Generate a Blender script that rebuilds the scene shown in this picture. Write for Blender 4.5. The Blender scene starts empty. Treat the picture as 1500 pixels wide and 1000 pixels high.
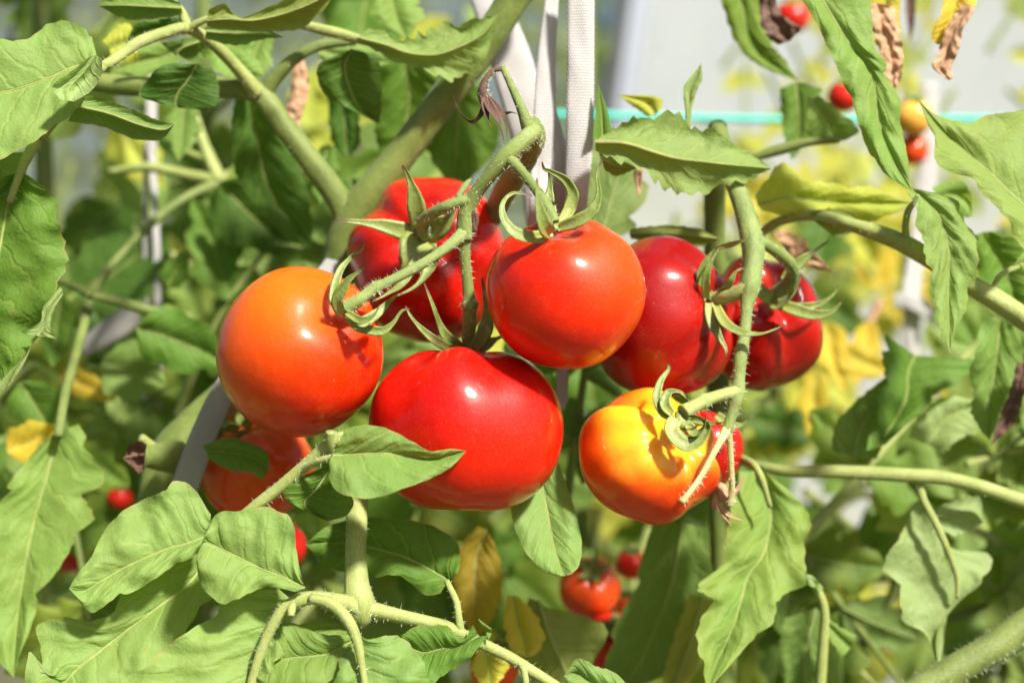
import bpy, math, random
import numpy as np
from mathutils import Vector, noise as mnoise

# ------------------------------------------------------------------ camera, sky, sun, exposure
scene = bpy.context.scene
CAM_H = 0.75
FOC = 50.0
K = 36.0 / 1500.0 / FOC
cam_d = bpy.data.cameras.new('camera')
cam = bpy.data.objects.new('camera', cam_d)
scene.collection.objects.link(cam)
cam.location = (0, 0, CAM_H)
cam.rotation_euler = (math.radians(90), 0, 0)
cam_d.lens = FOC; cam_d.sensor_width = 36; cam_d.clip_start = 0.02; cam_d.clip_end = 600
cam_d.dof.use_dof = True
cam_d.dof.focus_distance = 0.578
cam_d.dof.aperture_fstop = 4.2
cam_d.dof.aperture_blades = 7
scene.camera = cam

SUN = Vector((0.44, -0.58, 0.69)).normalized()
world = bpy.data.worlds.new('World'); scene.world = world; world.use_nodes = True
wn = world.node_tree; wn.nodes.clear()
sky = wn.nodes.new('ShaderNodeTexSky'); sky.sky_type = 'NISHITA'; sky.sun_disc = False
sky.sun_elevation = math.asin(SUN.z); sky.sun_rotation = math.atan2(SUN.x, SUN.y)
sky.dust_density = 4.0; sky.air_density = 1.0; sky.ozone_density = 1.0
bg = wn.nodes.new('ShaderNodeBackground'); bg.inputs[1].default_value = 0.05
wo = wn.nodes.new('ShaderNodeOutputWorld')
wn.links.new(sky.outputs[0], bg.inputs[0]); wn.links.new(bg.outputs[0], wo.inputs[0])
sd = bpy.data.lights.new('sun', 'SUN'); sd.energy = 5.0; sd.angle = math.radians(5.0); sd.color = (1.0, 0.95, 0.86)
so = bpy.data.objects.new('sun', sd); scene.collection.objects.link(so)
so.rotation_euler = (-SUN).to_track_quat('-Z', 'Y').to_euler(); so.location = (0.6, -0.6, 2.2)
vs = scene.view_settings
vs.view_transform = 'Standard'; vs.look = 'None'; vs.gamma = 1.0; vs.use_curve_mapping = False
vs.exposure = 1.08
scene.cycles.max_bounces = 7
scene.cycles.transparent_max_bounces = 12

# ------------------------------------------------------------------ helpers
COL = scene.collection
rng = random.Random(11)

def P(px, py, mm=0.0):
    d = 0.6 + mm / 1000.0
    return Vector(((px - 750) * K * d, d, CAM_H + (500 - py) * K * d))

def Pn(px, py, mm):
    px = np.asarray(px, float); py = np.asarray(py, float); mm = np.asarray(mm, float)
    d = 0.6 + mm / 1000.0
    return np.stack([(px - 750) * K * d, d + 0 * px, CAM_H + (500 - py) * K * d], -1)

def crom(rows, t):
    """Catmull-Rom through rows (n,k) at t (m,) in 0..1"""
    rows = np.asarray(rows, float); n = len(rows)
    x = np.clip(t, 0, 1) * (n - 1); i = np.minimum(x.astype(int), n - 2); f = (x - i)[:, None]
    ext = np.vstack([2 * rows[0] - rows[1], rows, 2 * rows[-1] - rows[-2]])
    p0, p1, p2, p3 = ext[i], ext[i + 1], ext[i + 2], ext[i + 3]
    return 0.5 * ((2 * p1) + (-p0 + p2) * f + (2 * p0 - 5 * p1 + 4 * p2 - p3) * f**2 + (-p0 + 3 * p1 - 3 * p2 + p3) * f**3)

def wpos(o):
    v = Vector((0, 0, 0))
    while o is not None:
        v += o.location; o = o.parent
    return v

def make(name, verts, faces, mats, parent=None, uvs=None, origin=None, midx=None, smooth=True):
    verts = np.asarray(verts, float)
    o0 = np.array(origin if origin is not None else verts.mean(0))
    me = bpy.data.meshes.new(name)
    me.from_pydata((verts - o0).tolist(), [], faces)
    if uvs is not None:
        uvs = np.asarray(uvs, float)
        lay = me.uv_layers.new(name='UVMap')
        idx = np.empty(len(me.loops), int); me.loops.foreach_get('vertex_index', idx)
        lay.data.foreach_set('uv', uvs[idx].ravel())
    for m in (mats if isinstance(mats, (list, tuple)) else [mats]):
        me.materials.append(m)
    if midx is not None:
        me.polygons.foreach_set('material_index', midx)
    if smooth:
        me.polygons.foreach_set('use_smooth', [True] * len(me.polygons))
    me.update()
    ob = bpy.data.objects.new(name, me); COL.objects.link(ob)
    loc = Vector(o0)
    if parent is not None:
        ob.parent = parent; loc = loc - wpos(parent)
    ob.location = loc
    return ob

def tag(o, label, cat, group=None):
    o['label'] = label; o['category'] = cat
    if group: o['group'] = group
    return o

def thing(name, label, cat, loc, group=None):
    o = bpy.data.objects.new(name, None); COL.objects.link(o); o.location = loc
    o.empty_display_size = 0.02
    return tag(o, label, cat, group)

def struct(o):
    o['kind'] = 'structure'; return o

def grid_faces(nu, nv, off=0, wrap=False):
    f = []
    m = nv if wrap else nv - 1
    for i in range(nu - 1):
        for j in range(m):
            j2 = (j + 1) % nv
            f.append((off + i * nv + j, off + i * nv + j2, off + (i + 1) * nv + j2, off + (i + 1) * nv + j))
    return f

# ------------------------------------------------------------------ node helpers
class NT:
    def __init__(s, name):
        s.m = bpy.data.materials.new(name); s.m.use_nodes = True
        s.t = s.m.node_tree; s.t.nodes.clear()
        s.out = s.t.nodes.new('ShaderNodeOutputMaterial')
    def n(s, typ, **kw):
        nd = s.t.nodes.new(typ)
        for k, v in kw.items():
            if k.startswith('i_'):
                nd.inputs[k[2:].replace('_', ' ')].default_value = v
            else: setattr(nd, k, v)
        return nd
    def l(s, a, b): s.t.links.new(a, b)
    def math(s, op, a, b=None, c=None):
        nd = s.t.nodes.new('ShaderNodeMath'); nd.operation = op
        for i, x in enumerate((a, b, c)):
            if x is None: continue
            if isinstance(x, (int, float)): nd.inputs[i].default_value = x
            else: s.l(x, nd.inputs[i])
        return nd.outputs[0]
    def ss(s, x, a, b):
        nd = s.t.nodes.new('ShaderNodeMapRange'); nd.interpolation_type = 'SMOOTHSTEP'
        s.l(x, nd.inputs[0]); nd.inputs[1].default_value = a; nd.inputs[2].default_value = b
        return nd.outputs[0]
    def mix(s, f, a, b, blend='MIX'):
        nd = s.t.nodes.new('ShaderNodeMix'); nd.data_type = 'RGBA'; nd.blend_type = blend
        for i, x in ((0, f), (6, a), (7, b)):
            if isinstance(x, (int, float)): nd.inputs[i].default_value = x
            elif isinstance(x, tuple): nd.inputs[i].default_value = (*x, 1) if len(x) == 3 else x
            else: s.l(x, nd.inputs[i])
        return nd.outputs[2]
    def noise(s, vec, scale, detail=3, rough=0.55):
        nd = s.t.nodes.new('ShaderNodeTexNoise'); nd.inputs['Scale'].default_value = scale
        nd.inputs['Detail'].default_value = detail; nd.inputs['Roughness'].default_value = rough
        if vec is not None: s.l(vec, nd.inputs['Vector'])
        return nd.outputs[0]
    def bump(s, h, strength, dist):
        nd = s.t.nodes.new('ShaderNodeBump'); nd.inputs['Strength'].default_value = strength
        nd.inputs['Distance'].default_value = dist; s.l(h, nd.inputs['Height']); return nd.outputs[0]

def leaf_material(name, nveins=6.0, transl=0.40):
    t = NT(name)
    uv = t.n('ShaderNodeTexCoord'); oi = t.n('ShaderNodeObjectInfo')
    sep = t.n('ShaderNodeSeparateXYZ'); t.l(uv.outputs['UV'], sep.inputs[0])
    u = sep.outputs[0]; v = sep.outputs[1]
    av = t.math('ABSOLUTE', t.math('SUBTRACT', t.math('MULTIPLY', v, 2.0), 1.0))
    off = t.n('ShaderNodeVectorMath', operation='ADD')
    rv = t.n('ShaderNodeCombineXYZ'); t.l(oi.outputs['Random'], rv.inputs[0]); t.l(t.math('MULTIPLY', oi.outputs['Random'], 7.3), rv.inputs[1])
    t.l(uv.outputs['Object'], off.inputs[0]); t.l(rv.outputs[0], off.inputs[1])
    ob = off.outputs[0]
    wig = t.math('MULTIPLY', t.math('SUBTRACT', t.noise(ob, 55, 3), 0.5), 1.3)
    side = t.math('MULTIPLY', t.math('GREATER_THAN', v, 0.5), 0.43)
    s_ = t.math('ADD', t.math('ADD', t.math('SUBTRACT', t.math('MULTIPLY', u, nveins), t.math('MULTIPLY', t.math('POWER', av, 0.85), 1.7)), wig), side)
    fr = t.math('ABSOLUTE', t.math('SUBTRACT', t.math('FRACT', t.math('ADD', s_, 20.0)), 0.5))   # 0 at vein
    vein = t.math('SUBTRACT', 1.0, t.ss(fr, 0.0, 0.06))
    vein = t.math('MULTIPLY', vein, t.math('SUBTRACT', 1.0, t.math('MULTIPLY', av, 0.65)))
    mid = t.math('SUBTRACT', 1.0, t.ss(av, 0.015, 0.06))
    vo = t.n('ShaderNodeTexVoronoi', feature='DISTANCE_TO_EDGE'); vo.inputs['Scale'].default_value = 480
    wv = t.n('ShaderNodeVectorMath', operation='ADD'); nz = t.n('ShaderNodeTexNoise'); nz.inputs['Scale'].default_value = 160
    t.l(ob, nz.inputs['Vector'])
    sc = t.n('ShaderNodeVectorMath', operation='SCALE'); sc.inputs['Scale'].default_value = 0.003
    t.l(nz.outputs['Color'], sc.inputs[0]); t.l(ob, wv.inputs[0]); t.l(sc.outputs[0], wv.inputs[1]); t.l(wv.outputs[0], vo.inputs['Vector'])
    net = t.math('SUBTRACT', 1.0, t.ss(vo.outputs[0], 0.0, 0.09))
    veins = t.math('MAXIMUM', t.math('MAXIMUM', vein, mid), t.math('MULTIPLY', net, 0.13))
    base = oi.outputs['Color']
    n1 = t.noise(ob, 45, 4, 0.6); n2 = t.noise(ob, 380, 3, 0.6)
    hsv = t.n('ShaderNodeHueSaturation'); t.l(base, hsv.inputs['Color'])
    t.l(t.math('ADD', 0.78, t.math('MULTIPLY', n1, 0.44)), hsv.inputs['Value'])
    t.l(t.math('ADD', 0.485, t.math('MULTIPLY', n1, 0.03)), hsv.inputs['Hue'])
    col = hsv.outputs[0]
    # real yellowing towards the margin and in patches, strength from the leaf's own alpha
    yel = t.math('MULTIPLY', t.math('SUBTRACT', 1.0, oi.outputs['Alpha']), t.ss(t.math('ADD', t.math('MULTIPLY', av, 0.35), t.noise(ob, 28, 3)), 0.42, 0.78))
    col = t.mix(yel, col, (0.46, 0.36, 0.035))
    col = t.mix(t.math('MULTIPLY', t.ss(n2, 0.55, 0.8), 0.14), col, t.mix(0.5, col, (0.02, 0.04, 0.01)))
    col = t.mix(t.math('MULTIPLY', veins, 0.5), col, t.mix(0.5, col, (0.46, 0.52, 0.14)))
    # brown specks and dry margin
    spot = t.math('MULTIPLY', t.ss(t.noise(ob, 150, 2), 0.72, 0.76), 0.55)
    col = t.mix(spot, col, (0.22, 0.16, 0.05))
    marg = t.math('MULTIPLY', t.ss(av, 0.95, 1.0), t.ss(t.noise(ob, 60, 2), 0.45, 0.6))
    col = t.mix(t.math('MULTIPLY', marg, 0.6), col, (0.33, 0.25, 0.09))
    geo = t.n('ShaderNodeNewGeometry')
    under = t.mix(0.30, col, (0.30, 0.37, 0.14))
    col2 = t.mix(geo.outputs['Backfacing'], col, under)
    veinb = t.math('MAXIMUM', t.math('MULTIPLY', t.math('SUBTRACT', 1.0, t.ss(fr, 0.0, 0.16)), t.math('SUBTRACT', 1.0, t.math('MULTIPLY', av, 0.65))), mid)
    h = t.math('ADD', t.math('MULTIPLY', veinb, -0.75), t.math('ADD', t.math('MULTIPLY', n2, 0.35), t.math('MULTIPLY', vo.outputs[0], 0.35)))
    h = t.math('ADD', h, t.math('MULTIPLY', t.noise(ob, 210, 3, 0.6), 1.6)); b = t.bump(h, 0.55, 0.0008)
    pr = t.n('ShaderNodeBsdfPrincipled'); t.l(col2, pr.inputs['Base Color'])
    pr.inputs['Roughness'].default_value = 0.58; pr.inputs['Specular IOR Level'].default_value = 0.22
    t.l(b, pr.inputs['Normal'])
    tr = t.n('ShaderNodeBsdfTranslucent')
    tc = t.mix(1.0, col, (1.55, 1.45, 0.55), 'MULTIPLY'); t.l(tc, tr.inputs[0]); t.l(b, tr.inputs['Normal'])
    mx = t.n('ShaderNodeMixShader'); mx.inputs[0].default_value = transl
    t.l(pr.outputs[0], mx.inputs[1]); t.l(tr.outputs[0], mx.inputs[2]); t.l(mx.outputs[0], t.out.inputs[0])
    return t.m

def stem_material(name, c1, c2, c3=None, rough=0.5, ridge=True):
    t = NT(name); uv = t.n('ShaderNodeTexCoord'); ob = uv.outputs['Object']
    n1 = t.noise(ob, 60, 4); n2 = t.noise(ob, 600, 3, 0.7)
    mp = t.n('ShaderNodeMapping'); mp.inputs['Scale'].default_value = (3, 26, 1); t.l(uv.outputs['UV'], mp.inputs[0])
    st = t.noise(mp.outputs[0], 3.0, 3, 0.6)
    col = t.mix(t.ss(n1, 0.3, 0.7), c1, c2)
    col = t.mix(t.math('MULTIPLY', t.ss(st, 0.45, 0.7), 0.45), col, tuple(min(1, x * 1.5) for x in c2))
    if c3: col = t.mix(t.math('MULTIPLY', t.ss(t.noise(ob, 130, 3), 0.62, 0.75), 0.6), col, c3)
    col = t.mix(t.math('MULTIPLY', t.ss(n2, 0.5, 0.8), 0.3), col, tuple(x * 0.6 for x in c1))
    h = t.math('ADD', t.math('MULTIPLY', st, 1.0), t.math('MULTIPLY', n2, 0.6))
    pr = t.n('ShaderNodeBsdfPrincipled'); t.l(col, pr.inputs['Base Color'])
    pr.inputs['Roughness'].default_value = rough; pr.inputs['Specular IOR Level'].default_value = 0.35
    pr.inputs['Subsurface Weight'].default_value = 0.12; pr.inputs['Subsurface Radius'].default_value = (0.6, 1.0, 0.2)
    pr.inputs['Subsurface Scale'].default_value = 0.002
    pr.inputs['Sheen Weight'].default_value = 0.06; pr.inputs['Sheen Roughness'].default_value = 0.4
    t.l(t.bump(h, 0.6, 0.0006), pr.inputs['Normal']); t.l(pr.outputs[0], t.out.inputs[0])
    return t.m

def sepal_material():
    t = NT('sepal_green'); uv = t.n('ShaderNodeTexCoord'); sep = t.n('ShaderNodeSeparateXYZ'); t.l(uv.outputs['UV'], sep.inputs[0])
    ob = uv.outputs['Object']; n = t.noise(ob, 250, 3)
    u = t.math('ADD', sep.outputs[0], t.math('MULTIPLY', t.math('SUBTRACT', n, 0.5), 0.25))
    col = t.mix(t.ss(u, 0.0, 0.35), (0.34, 0.36, 0.08), (0.17, 0.23, 0.045))
    col = t.mix(t.ss(n, 0.4, 0.75), col, (0.27, 0.32, 0.10))
    col = t.mix(t.ss(u, 0.82, 0.95), col, (0.12, 0.06, 0.035))
    pr = t.n('ShaderNodeBsdfPrincipled'); t.l(col, pr.inputs['Base Color']); pr.inputs['Roughness'].default_value = 0.5
    pr.inputs['Sheen Weight'].default_value = 0.05
    t.l(t.bump(t.noise(ob, 700, 3), 0.6, 0.0005), pr.inputs['Normal'])
    tr = t.n('ShaderNodeBsdfTranslucent'); t.l(col, tr.inputs[0])
    mx = t.n('ShaderNodeMixShader'); mx.inputs[0].default_value = 0.2
    t.l(pr.outputs[0], mx.inputs[1]); t.l(tr.outputs[0], mx.inputs[2]); t.l(mx.outputs[0], t.out.inputs[0])
    return t.m

def dry_material(name, c1, c2):
    t = NT(name); uv = t.n('ShaderNodeTexCoord'); ob = uv.outputs['Object']
    n = t.noise(ob, 130, 6, 0.75); n2 = t.noise(ob, 60, 4)
    col = t.mix(t.ss(n, 0.3, 0.7), c1, c2)
    col = t.mix(t.math('MULTIPLY', t.ss(n2, 0.5, 0.7), 0.5), col, tuple(x * 0.45 for x in c1))
    pr = t.n('ShaderNodeBsdfPrincipled'); t.l(col, pr.inputs['Base Color']); pr.inputs['Roughness'].default_value = 0.75
    t.l(t.bump(n, 0.5, 0.0008), pr.inputs['Normal'])
    tr = t.n('ShaderNodeBsdfTranslucent'); t.l(col, tr.inputs[0])
    mx = t.n('ShaderNodeMixShader'); mx.inputs[0].default_value = 0.2
    t.l(pr.outputs[0], mx.inputs[1]); t.l(tr.outputs[0], mx.inputs[2]); t.l(mx.outputs[0], t.out.inputs[0])
    return t.m

def tomato_material(name, cA, cB, axis, lo, hi, cC=None, caxis=(0, 0, 1), clo=0.6, chi=0.95, speck=0.35):
    """cA to cB ripeness gradient along axis (object units of radius); cC around the stalk end"""
    t = NT(name); tc = t.n('ShaderNodeTexCoord'); ob = tc.outputs['Object']
    def along(ax):
        ax = Vector(ax).normalized()
        d = t.n('ShaderNodeVectorMath', operation='DOT_PRODUCT'); t.l(ob, d.inputs[0]); d.inputs[1].default_value = tuple(ax * (1 / 0.034))
        return d.outputs['Value']
    n1 = t.noise(ob, 38, 4, 0.55); n2 = t.noise(ob, 1500, 2, 0.7); n3 = t.noise(ob, 130, 4, 0.6)
    f = t.ss(t.math('ADD', along(axis), t.math('MULTIPLY', t.math('SUBTRACT', n1, 0.5), 0.9)), lo, hi)
    col = t.mix(f, cA, cB)
    if cC:
        g = t.ss(t.math('ADD', along(caxis), t.math('MULTIPLY', t.math('SUBTRACT', n1, 0.5), 0.5)), clo, chi)
        col = t.mix(g, col, cC)
    col = t.mix(t.math('MULTIPLY', t.ss(n3, 0.35, 0.8), 0.22), col, tuple(min(1, x * 1.5 + 0.01) for x in cA))
    vo = t.n('ShaderNodeTexVoronoi'); vo.inputs['Scale'].default_value = 1100; t.l(ob, vo.inputs['Vector'])
    dots = t.math('MULTIPLY', t.math('SUBTRACT', 1.0, t.ss(vo.outputs['Distance'], 0.08, 0.24)), speck)
    col = t.mix(dots, col, t.mix(0.5, col, (0.75, 0.30, 0.06)))
    # dull dust film with water marks
    dst = t.math('MULTIPLY', t.math('MULTIPLY', t.ss(t.noise(ob, 90, 5, 0.7), 0.5, 0.72), t.ss(t.noise(ob, 900, 3, 0.7), 0.45, 0.7)), 0.10)
    col = t.mix(dst, col, (0.50, 0.36, 0.26))
    # sparse corky scars
    sp = t.math('MULTIPLY', t.ss(t.noise(ob, 240, 2), 0.755, 0.78), 0.5)
    col = t.mix(sp, col, (0.34, 0.17, 0.06))
    pr = t.n('ShaderNodeBsdfPrincipled'); t.l(col, pr.inputs['Base Color'])
    pr.inputs['Subsurface Weight'].default_value = 0.40; pr.inputs['Subsurface Radius'].default_value = (1.0, 0.20, 0.05)
    pr.inputs['Subsurface Scale'].default_value = 0.008
    r = t.math('ADD', 0.34, t.math('MULTIPLY', n3, 0.14)); t.l(r, pr.inputs['Roughness'])
    pr.inputs['Specular IOR Level'].default_value = 0.10
    pr.inputs['Coat Weight'].default_value = 1.0; pr.inputs['Coat Roughness'].default_value = 0.155; pr.inputs['Coat IOR'].default_value = 1.34
    h = t.math('ADD', t.math('MULTIPLY', n2, 0.35), t.math('ADD', t.math('MULTIPLY', dots, 0.5), t.math('MULTIPLY', n3, 2.5)))
    b = t.bump(h, 0.22, 0.0005); t.l(b, pr.inputs['Normal']); 
    b2 = t.bump(h, 0.06, 0.0005); t.l(b2, pr.inputs['Coat Normal'])
    t.l(pr.outputs[0], t.out.inputs[0])
    return t.m

def simple(name, col, rough=0.6, spec=0.3, metal=0.0, nscale=60, var=0.25, bump=0.3, bd=0.001):
    t = NT(name); ob = t.n('ShaderNodeTexCoord').outputs['Object']; n = t.noise(ob, nscale, 4, 0.6)
    c = t.mix(n, tuple(x * (1 - var) for x in col), tuple(min(1, x * (1 + var)) for x in col))
    pr = t.n('ShaderNodeBsdfPrincipled'); t.l(c, pr.inputs['Base Color']); pr.inputs['Roughness'].default_value = rough
    pr.inputs['Specular IOR Level'].default_value = spec; pr.inputs['Metallic'].default_value = metal
    t.l(t.bump(n, bump, bd), pr.inputs['Normal']); t.l(pr.outputs[0], t.out.inputs[0]); return t.m

def strap_material(name, col, dirt=0.3):
    t = NT(name); tc = t.n('ShaderNodeTexCoord'); uv = tc.outputs['UV']
    sep = t.n('ShaderNodeSeparateXYZ'); t.l(uv, sep.inputs[0])
    # knitted tape: staggered rows of small loops; uv is in millimetres
    a = t.math('MULTIPLY', sep.outputs[0], 0.80); b = t.math('MULTIPLY', sep.outputs[1], 0.85)
    row = t.math('FLOOR', a); bb = t.math('ADD', b, t.math('MULTIPLY', t.math('MODULO', row, 2.0), 0.5))
    fa = t.math('SUBTRACT', t.math('FRACT', a), 0.5); fb = t.math('SUBTRACT', t.math('FRACT', bb), 0.5)
    d = t.math('SQRT', t.math('ADD', t.math('MULTIPLY', fa, fa), t.math('MULTIPLY', fb, fb)))
    loop = t.math('SUBTRACT', 1.0, t.ss(d, 0.12, 0.42))
    n = t.noise(tc.outputs['Object'], 35, 4, 0.6); nf = t.noise(tc.outputs['Object'], 900, 2)
    c = t.mix(t.math('MULTIPLY', t.math('SUBTRACT', 1.0, loop), 0.75), col, tuple(x * 0.40 for x in col))
    c = t.mix(t.math('MULTIPLY', t.ss(n, 0.5, 0.75), dirt), c, (0.42, 0.38, 0.30))
    pr = t.n('ShaderNodeBsdfPrincipled'); t.l(c, pr.inputs['Base Color']); pr.inputs['Roughness'].default_value = 0.85
    pr.inputs['Specular IOR Level'].default_value = 0.15; pr.inputs['Sheen Weight'].default_value = 0.2
    t.l(t.bump(t.math('ADD', loop, t.math('MULTIPLY', nf, 0.4)), 0.9, 0.0006), pr.inputs['Normal'])
    tr = t.n('ShaderNodeBsdfTranslucent'); t.l(c, tr.inputs[0])
    mx = t.n('ShaderNodeMixShader'); mx.inputs[0].default_value = 0.15
    t.l(pr.outputs[0], mx.inputs[1]); t.l(tr.outputs[0], mx.inputs[2]); t.l(mx.outputs[0], t.out.inputs[0])
    return t.m

M_LEAF = leaf_material('tomato_leaf')
M_STEM = stem_material('stem_green', (0.095, 0.135, 0.026), (0.155, 0.195, 0.046), (0.15, 0.12, 0.05))
M_TRUSS = stem_material('truss_green', (0.125, 0.18, 0.042), (0.20, 0.25, 0.068), (0.15, 0.12, 0.05))
M_PALE = stem_material('stalk_pale', (0.20, 0.245, 0.060), (0.30, 0.34, 0.11), (0.26, 0.20, 0.08))
M_STRAW = stem_material('stalk_straw', (0.36, 0.31, 0.11), (0.48, 0.42, 0.19), (0.30, 0.17, 0.07))
M_SEPAL = sepal_material()
M_DRY = dry_material('dry_brown', (0.065, 0.032, 0.024), (0.17, 0.085, 0.055))
M_TAN = dry_material('dry_tan', (0.36, 0.19, 0.10), (0.58, 0.36, 0.22))
M_HAIR = simple('stem_hair', (0.55, 0.58, 0.42), 0.5, 0.3)
M_STRAP = strap_material('white_knit_tape', (0.80, 0.78, 0.77), 0.22)
M_STRAPG = strap_material('weathered_knit_tape', (0.50, 0.49, 0.46), 0.6)
M_TEAL = simple('teal_cord', (0.07, 0.50, 0.42), 0.5, 0.3)

PIG = {'g': (0.104, 0.200, 0.027), 'l': (0.192, 0.298, 0.076), 'm': (0.178, 0.282, 0.060), 'd': (0.068, 0.145, 0.022),
       'y': (0.40, 0.43, 0.06), 'Y': (0.70, 0.50, 0.05), 'o': (0.17, 0.20, 0.027), 'p': (0.26, 0.35, 0.13), 't': (0.32, 0.22, 0.04)}

# ------------------------------------------------------------------ leaf builder
def leaf(parent, rows, D=0, gx=0, gy=0, fold=3.0, pig='g', under=False, yel=0.0, teeth=5.0, quilt=0.55, wave=2.4, nu=56, nv=12,
         arch=2.0, curl=0.0, rib=2.2, seed=None, name='leaf', mat=None, crump=0.0, label=None, tipd=0.0, lobe=0.0, nlobe=3.2):
    """rows: (left x,y, midrib x,y, right x,y) from the stalk to the tip; D in mm behind the sharp plane; gx, gy slope in mm per 100 px
    (right / up recede); fold: how far the midrib lies behind the margins; tipd: extra recession at the tip"""
    r = random.Random(seed if seed is not None else rng.random()); ph = r.random() * 100
    rows = [tuple(a) if len(a) == 6 else (a[0], a[1]) * 3 for a in rows]
    t = np.linspace(0, 1, nu); R = crom(rows, t)
    v = np.linspace(-1, 1, 2 * nv + 1)
    A = np.array(rows); cx, cy = A[:, 2].mean(), A[:, 3].mean()
    size = math.hypot(A[-1, 2] - A[0, 2], A[-1, 3] - A[0, 3]) + 1e-6
    wl = np.hypot(R[:, 0] - R[:, 2], R[:, 1] - R[:, 3]); wr = np.hypot(R[:, 4] - R[:, 2], R[:, 5] - R[:, 3])
    av = np.abs(v)
    # crenate margin: asymmetric teeth, irregular
    nt = max(5, size / 21.0)
    def tooth(sd):
        x = t * nt + 0.8 * np.array([mnoise.noise(Vector((q * 4 + ph, sd, 1.3))) for q in t])
        f = x - np.floor(x)
        return (np.where(f < 0.72, f / 0.72, (1 - f) / 0.28) - 0.5) * (0.5 + 0.8 * np.array([abs(mnoise.noise(Vector((q * 9, sd + ph, 0)))) * 2 for q in t]))
    tl, trr = tooth(3.1) * teeth, tooth(8.7) * teeth
    if lobe:
        for arr, sd in ((tl, 0.15), (trr, 0.6)):
            x = (t * nlobe + sd + ph) % 1.0
            arr += lobe * (np.where(x < 0.78, np.sin(np.pi / 2 * x / 0.78) ** 0.8, np.cos(np.pi / 2 * (x - 0.78) / 0.22)) - 0.62)
    T = t[:, None]; V = v[None, :]; AV = av[None, :]
    left = (V < 0)
    EX = np.where(left, R[:, 0:1], R[:, 4:5]); EY = np.where(left, R[:, 1:2], R[:, 5:6])
    dx = EX - R[:, 2:3]; dy = EY - R[:, 3:4]; w = np.hypot(dx, dy) + 1e-6
    tt = np.where(left, tl[:, None], trr[:, None]) * np.minimum(1, w / 25.0) * np.sin(np.pi * np.clip(T, 0.03, 1)) ** 0.4
    ext = AV + (tt / w) * AV ** (2.5 if lobe else 5)
    X = R[:, 2:3] + dx * ext; Y = R[:, 3:4] + dy * ext
    wn_ = np.minimum(1.0, w / 30.0)
    quilt = quilt * min(1.0, size / 170.0)
    # relief in depth (mm): towards the viewer = negative; mirrored for an underside
    sgn = -1.0 if under else 1.0
    dep = fold * (1 - AV) * wn_
    dep = dep - arch * np.sin(np.pi * AV) * wn_
    wv_ = np.zeros_like(X); cr = np.zeros_like(X); ck = np.zeros_like(X)
    for i in range(nu):
        for j in range(2 * nv + 1):
            p = Vector((X[i, j] / 46.0 + ph, Y[i, j] / 46.0, 0))
            wv_[i, j] = mnoise.noise(p)
            ck[i, j] = mnoise.noise(p * 3.1 + Vector((0, 0, 5)))
            if crump: cr[i, j] = mnoise.noise(p * 2.2) + 0.6 * mnoise.noise(p * 5.1)
    s = T * 6.0 - 1.7 * AV ** 0.85 + np.where(left, 0.0, 0.43) + 0.5 * wv_
    dep = dep + quilt * (0.55 + 0.9 * np.abs(np.roll(wv_, 7, 0))) * np.cos(2 * np.pi * s) * np.sin(np.pi * np.clip(AV * 0.9 + 0.08, 0, 1)) * wn_
    dep = dep + 0.75 * quilt * ck * wn_
    dep = dep + wave * 2.0 * wv_ * (0.25 + AV ** 2) * wn_ + crump * cr
    dep = dep + curl * AV ** 3 * wn_
    dep = sgn * dep + D + gx * (X - cx) / 100 + gy * (cy - Y) / 100 + tipd * T ** 2
    if crump:
        X = X + crump * 1.1 * np.roll(cr, 3, 0); Y = Y + crump * 0.8 * np.roll(cr, 2, 1)
    pts = Pn(X, Y, dep)
    nvv = 2 * nv + 1
    verts = pts.reshape(-1, 3); faces = grid_faces(nu, nvv)
    uv = np.stack([np.broadcast_to(T, X.shape), np.broadcast_to((V + 1) / 2, X.shape)], -1).reshape(-1, 2)
    # orientation: upper side faces the viewer unless under
    e1 = pts[nu // 2 + 1, nv] - pts[nu // 2 - 1, nv]; e2 = pts[nu // 2, -1] - pts[nu // 2, 0]
    up = np.cross(e2, e1)
    nrm_to_cam = up[1] < 0
    # grid face normal = cross(dv, du): same as e2 x e1
    if nrm_to_cam == under: faces = [f[::-1] for f in faces]
    midx = [0] * len(faces)
    if rib > 0:
        off = len(verts); ns = 6; c = pts[:, nv]; rv = []; ruv = []
        for i in range(nu):
            tg = c[min(i + 1, nu - 1)] - c[max(i - 1, 0)]; tg = tg / (np.linalg.norm(tg) + 1e-9)
            sd = np.cross(tg, [0, 1, 0]); sd = sd / (np.linalg.norm(sd) + 1e-9); nn = np.cross(sd, tg)
            rr = rib * (1 - 0.85 * t[i]) * K * 0.6
            for q in range(ns):
                a = 2 * math.pi * q / ns
                rv.append(c[i] + (sd * math.cos(a) + nn * math.sin(a) * 0.8) * rr); ruv.append((t[i], q / ns))
        f2 = grid_faces(nu, ns, off, True)
        verts = np.vstack([verts, rv]); uv = np.vstack([uv, ruv]); faces += f2; midx += [1] * len(f2)
    ob = make(name, verts, faces, [mat or M_LEAF, M_PALE], parent, uv, origin=pts[0, nv], midx=midx)
    c = PIG[pig] if isinstance(pig, str) else pig
    j = r.uniform(0.92, 1.08); h = r.uniform(-0.04, 0.04)
    ob.color = (c[0] * j * (1 + h), c[1] * j, c[2] * j * (1 - h), 1.0 - yel)
    if label: ob['label'] = label
    return ob

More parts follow.
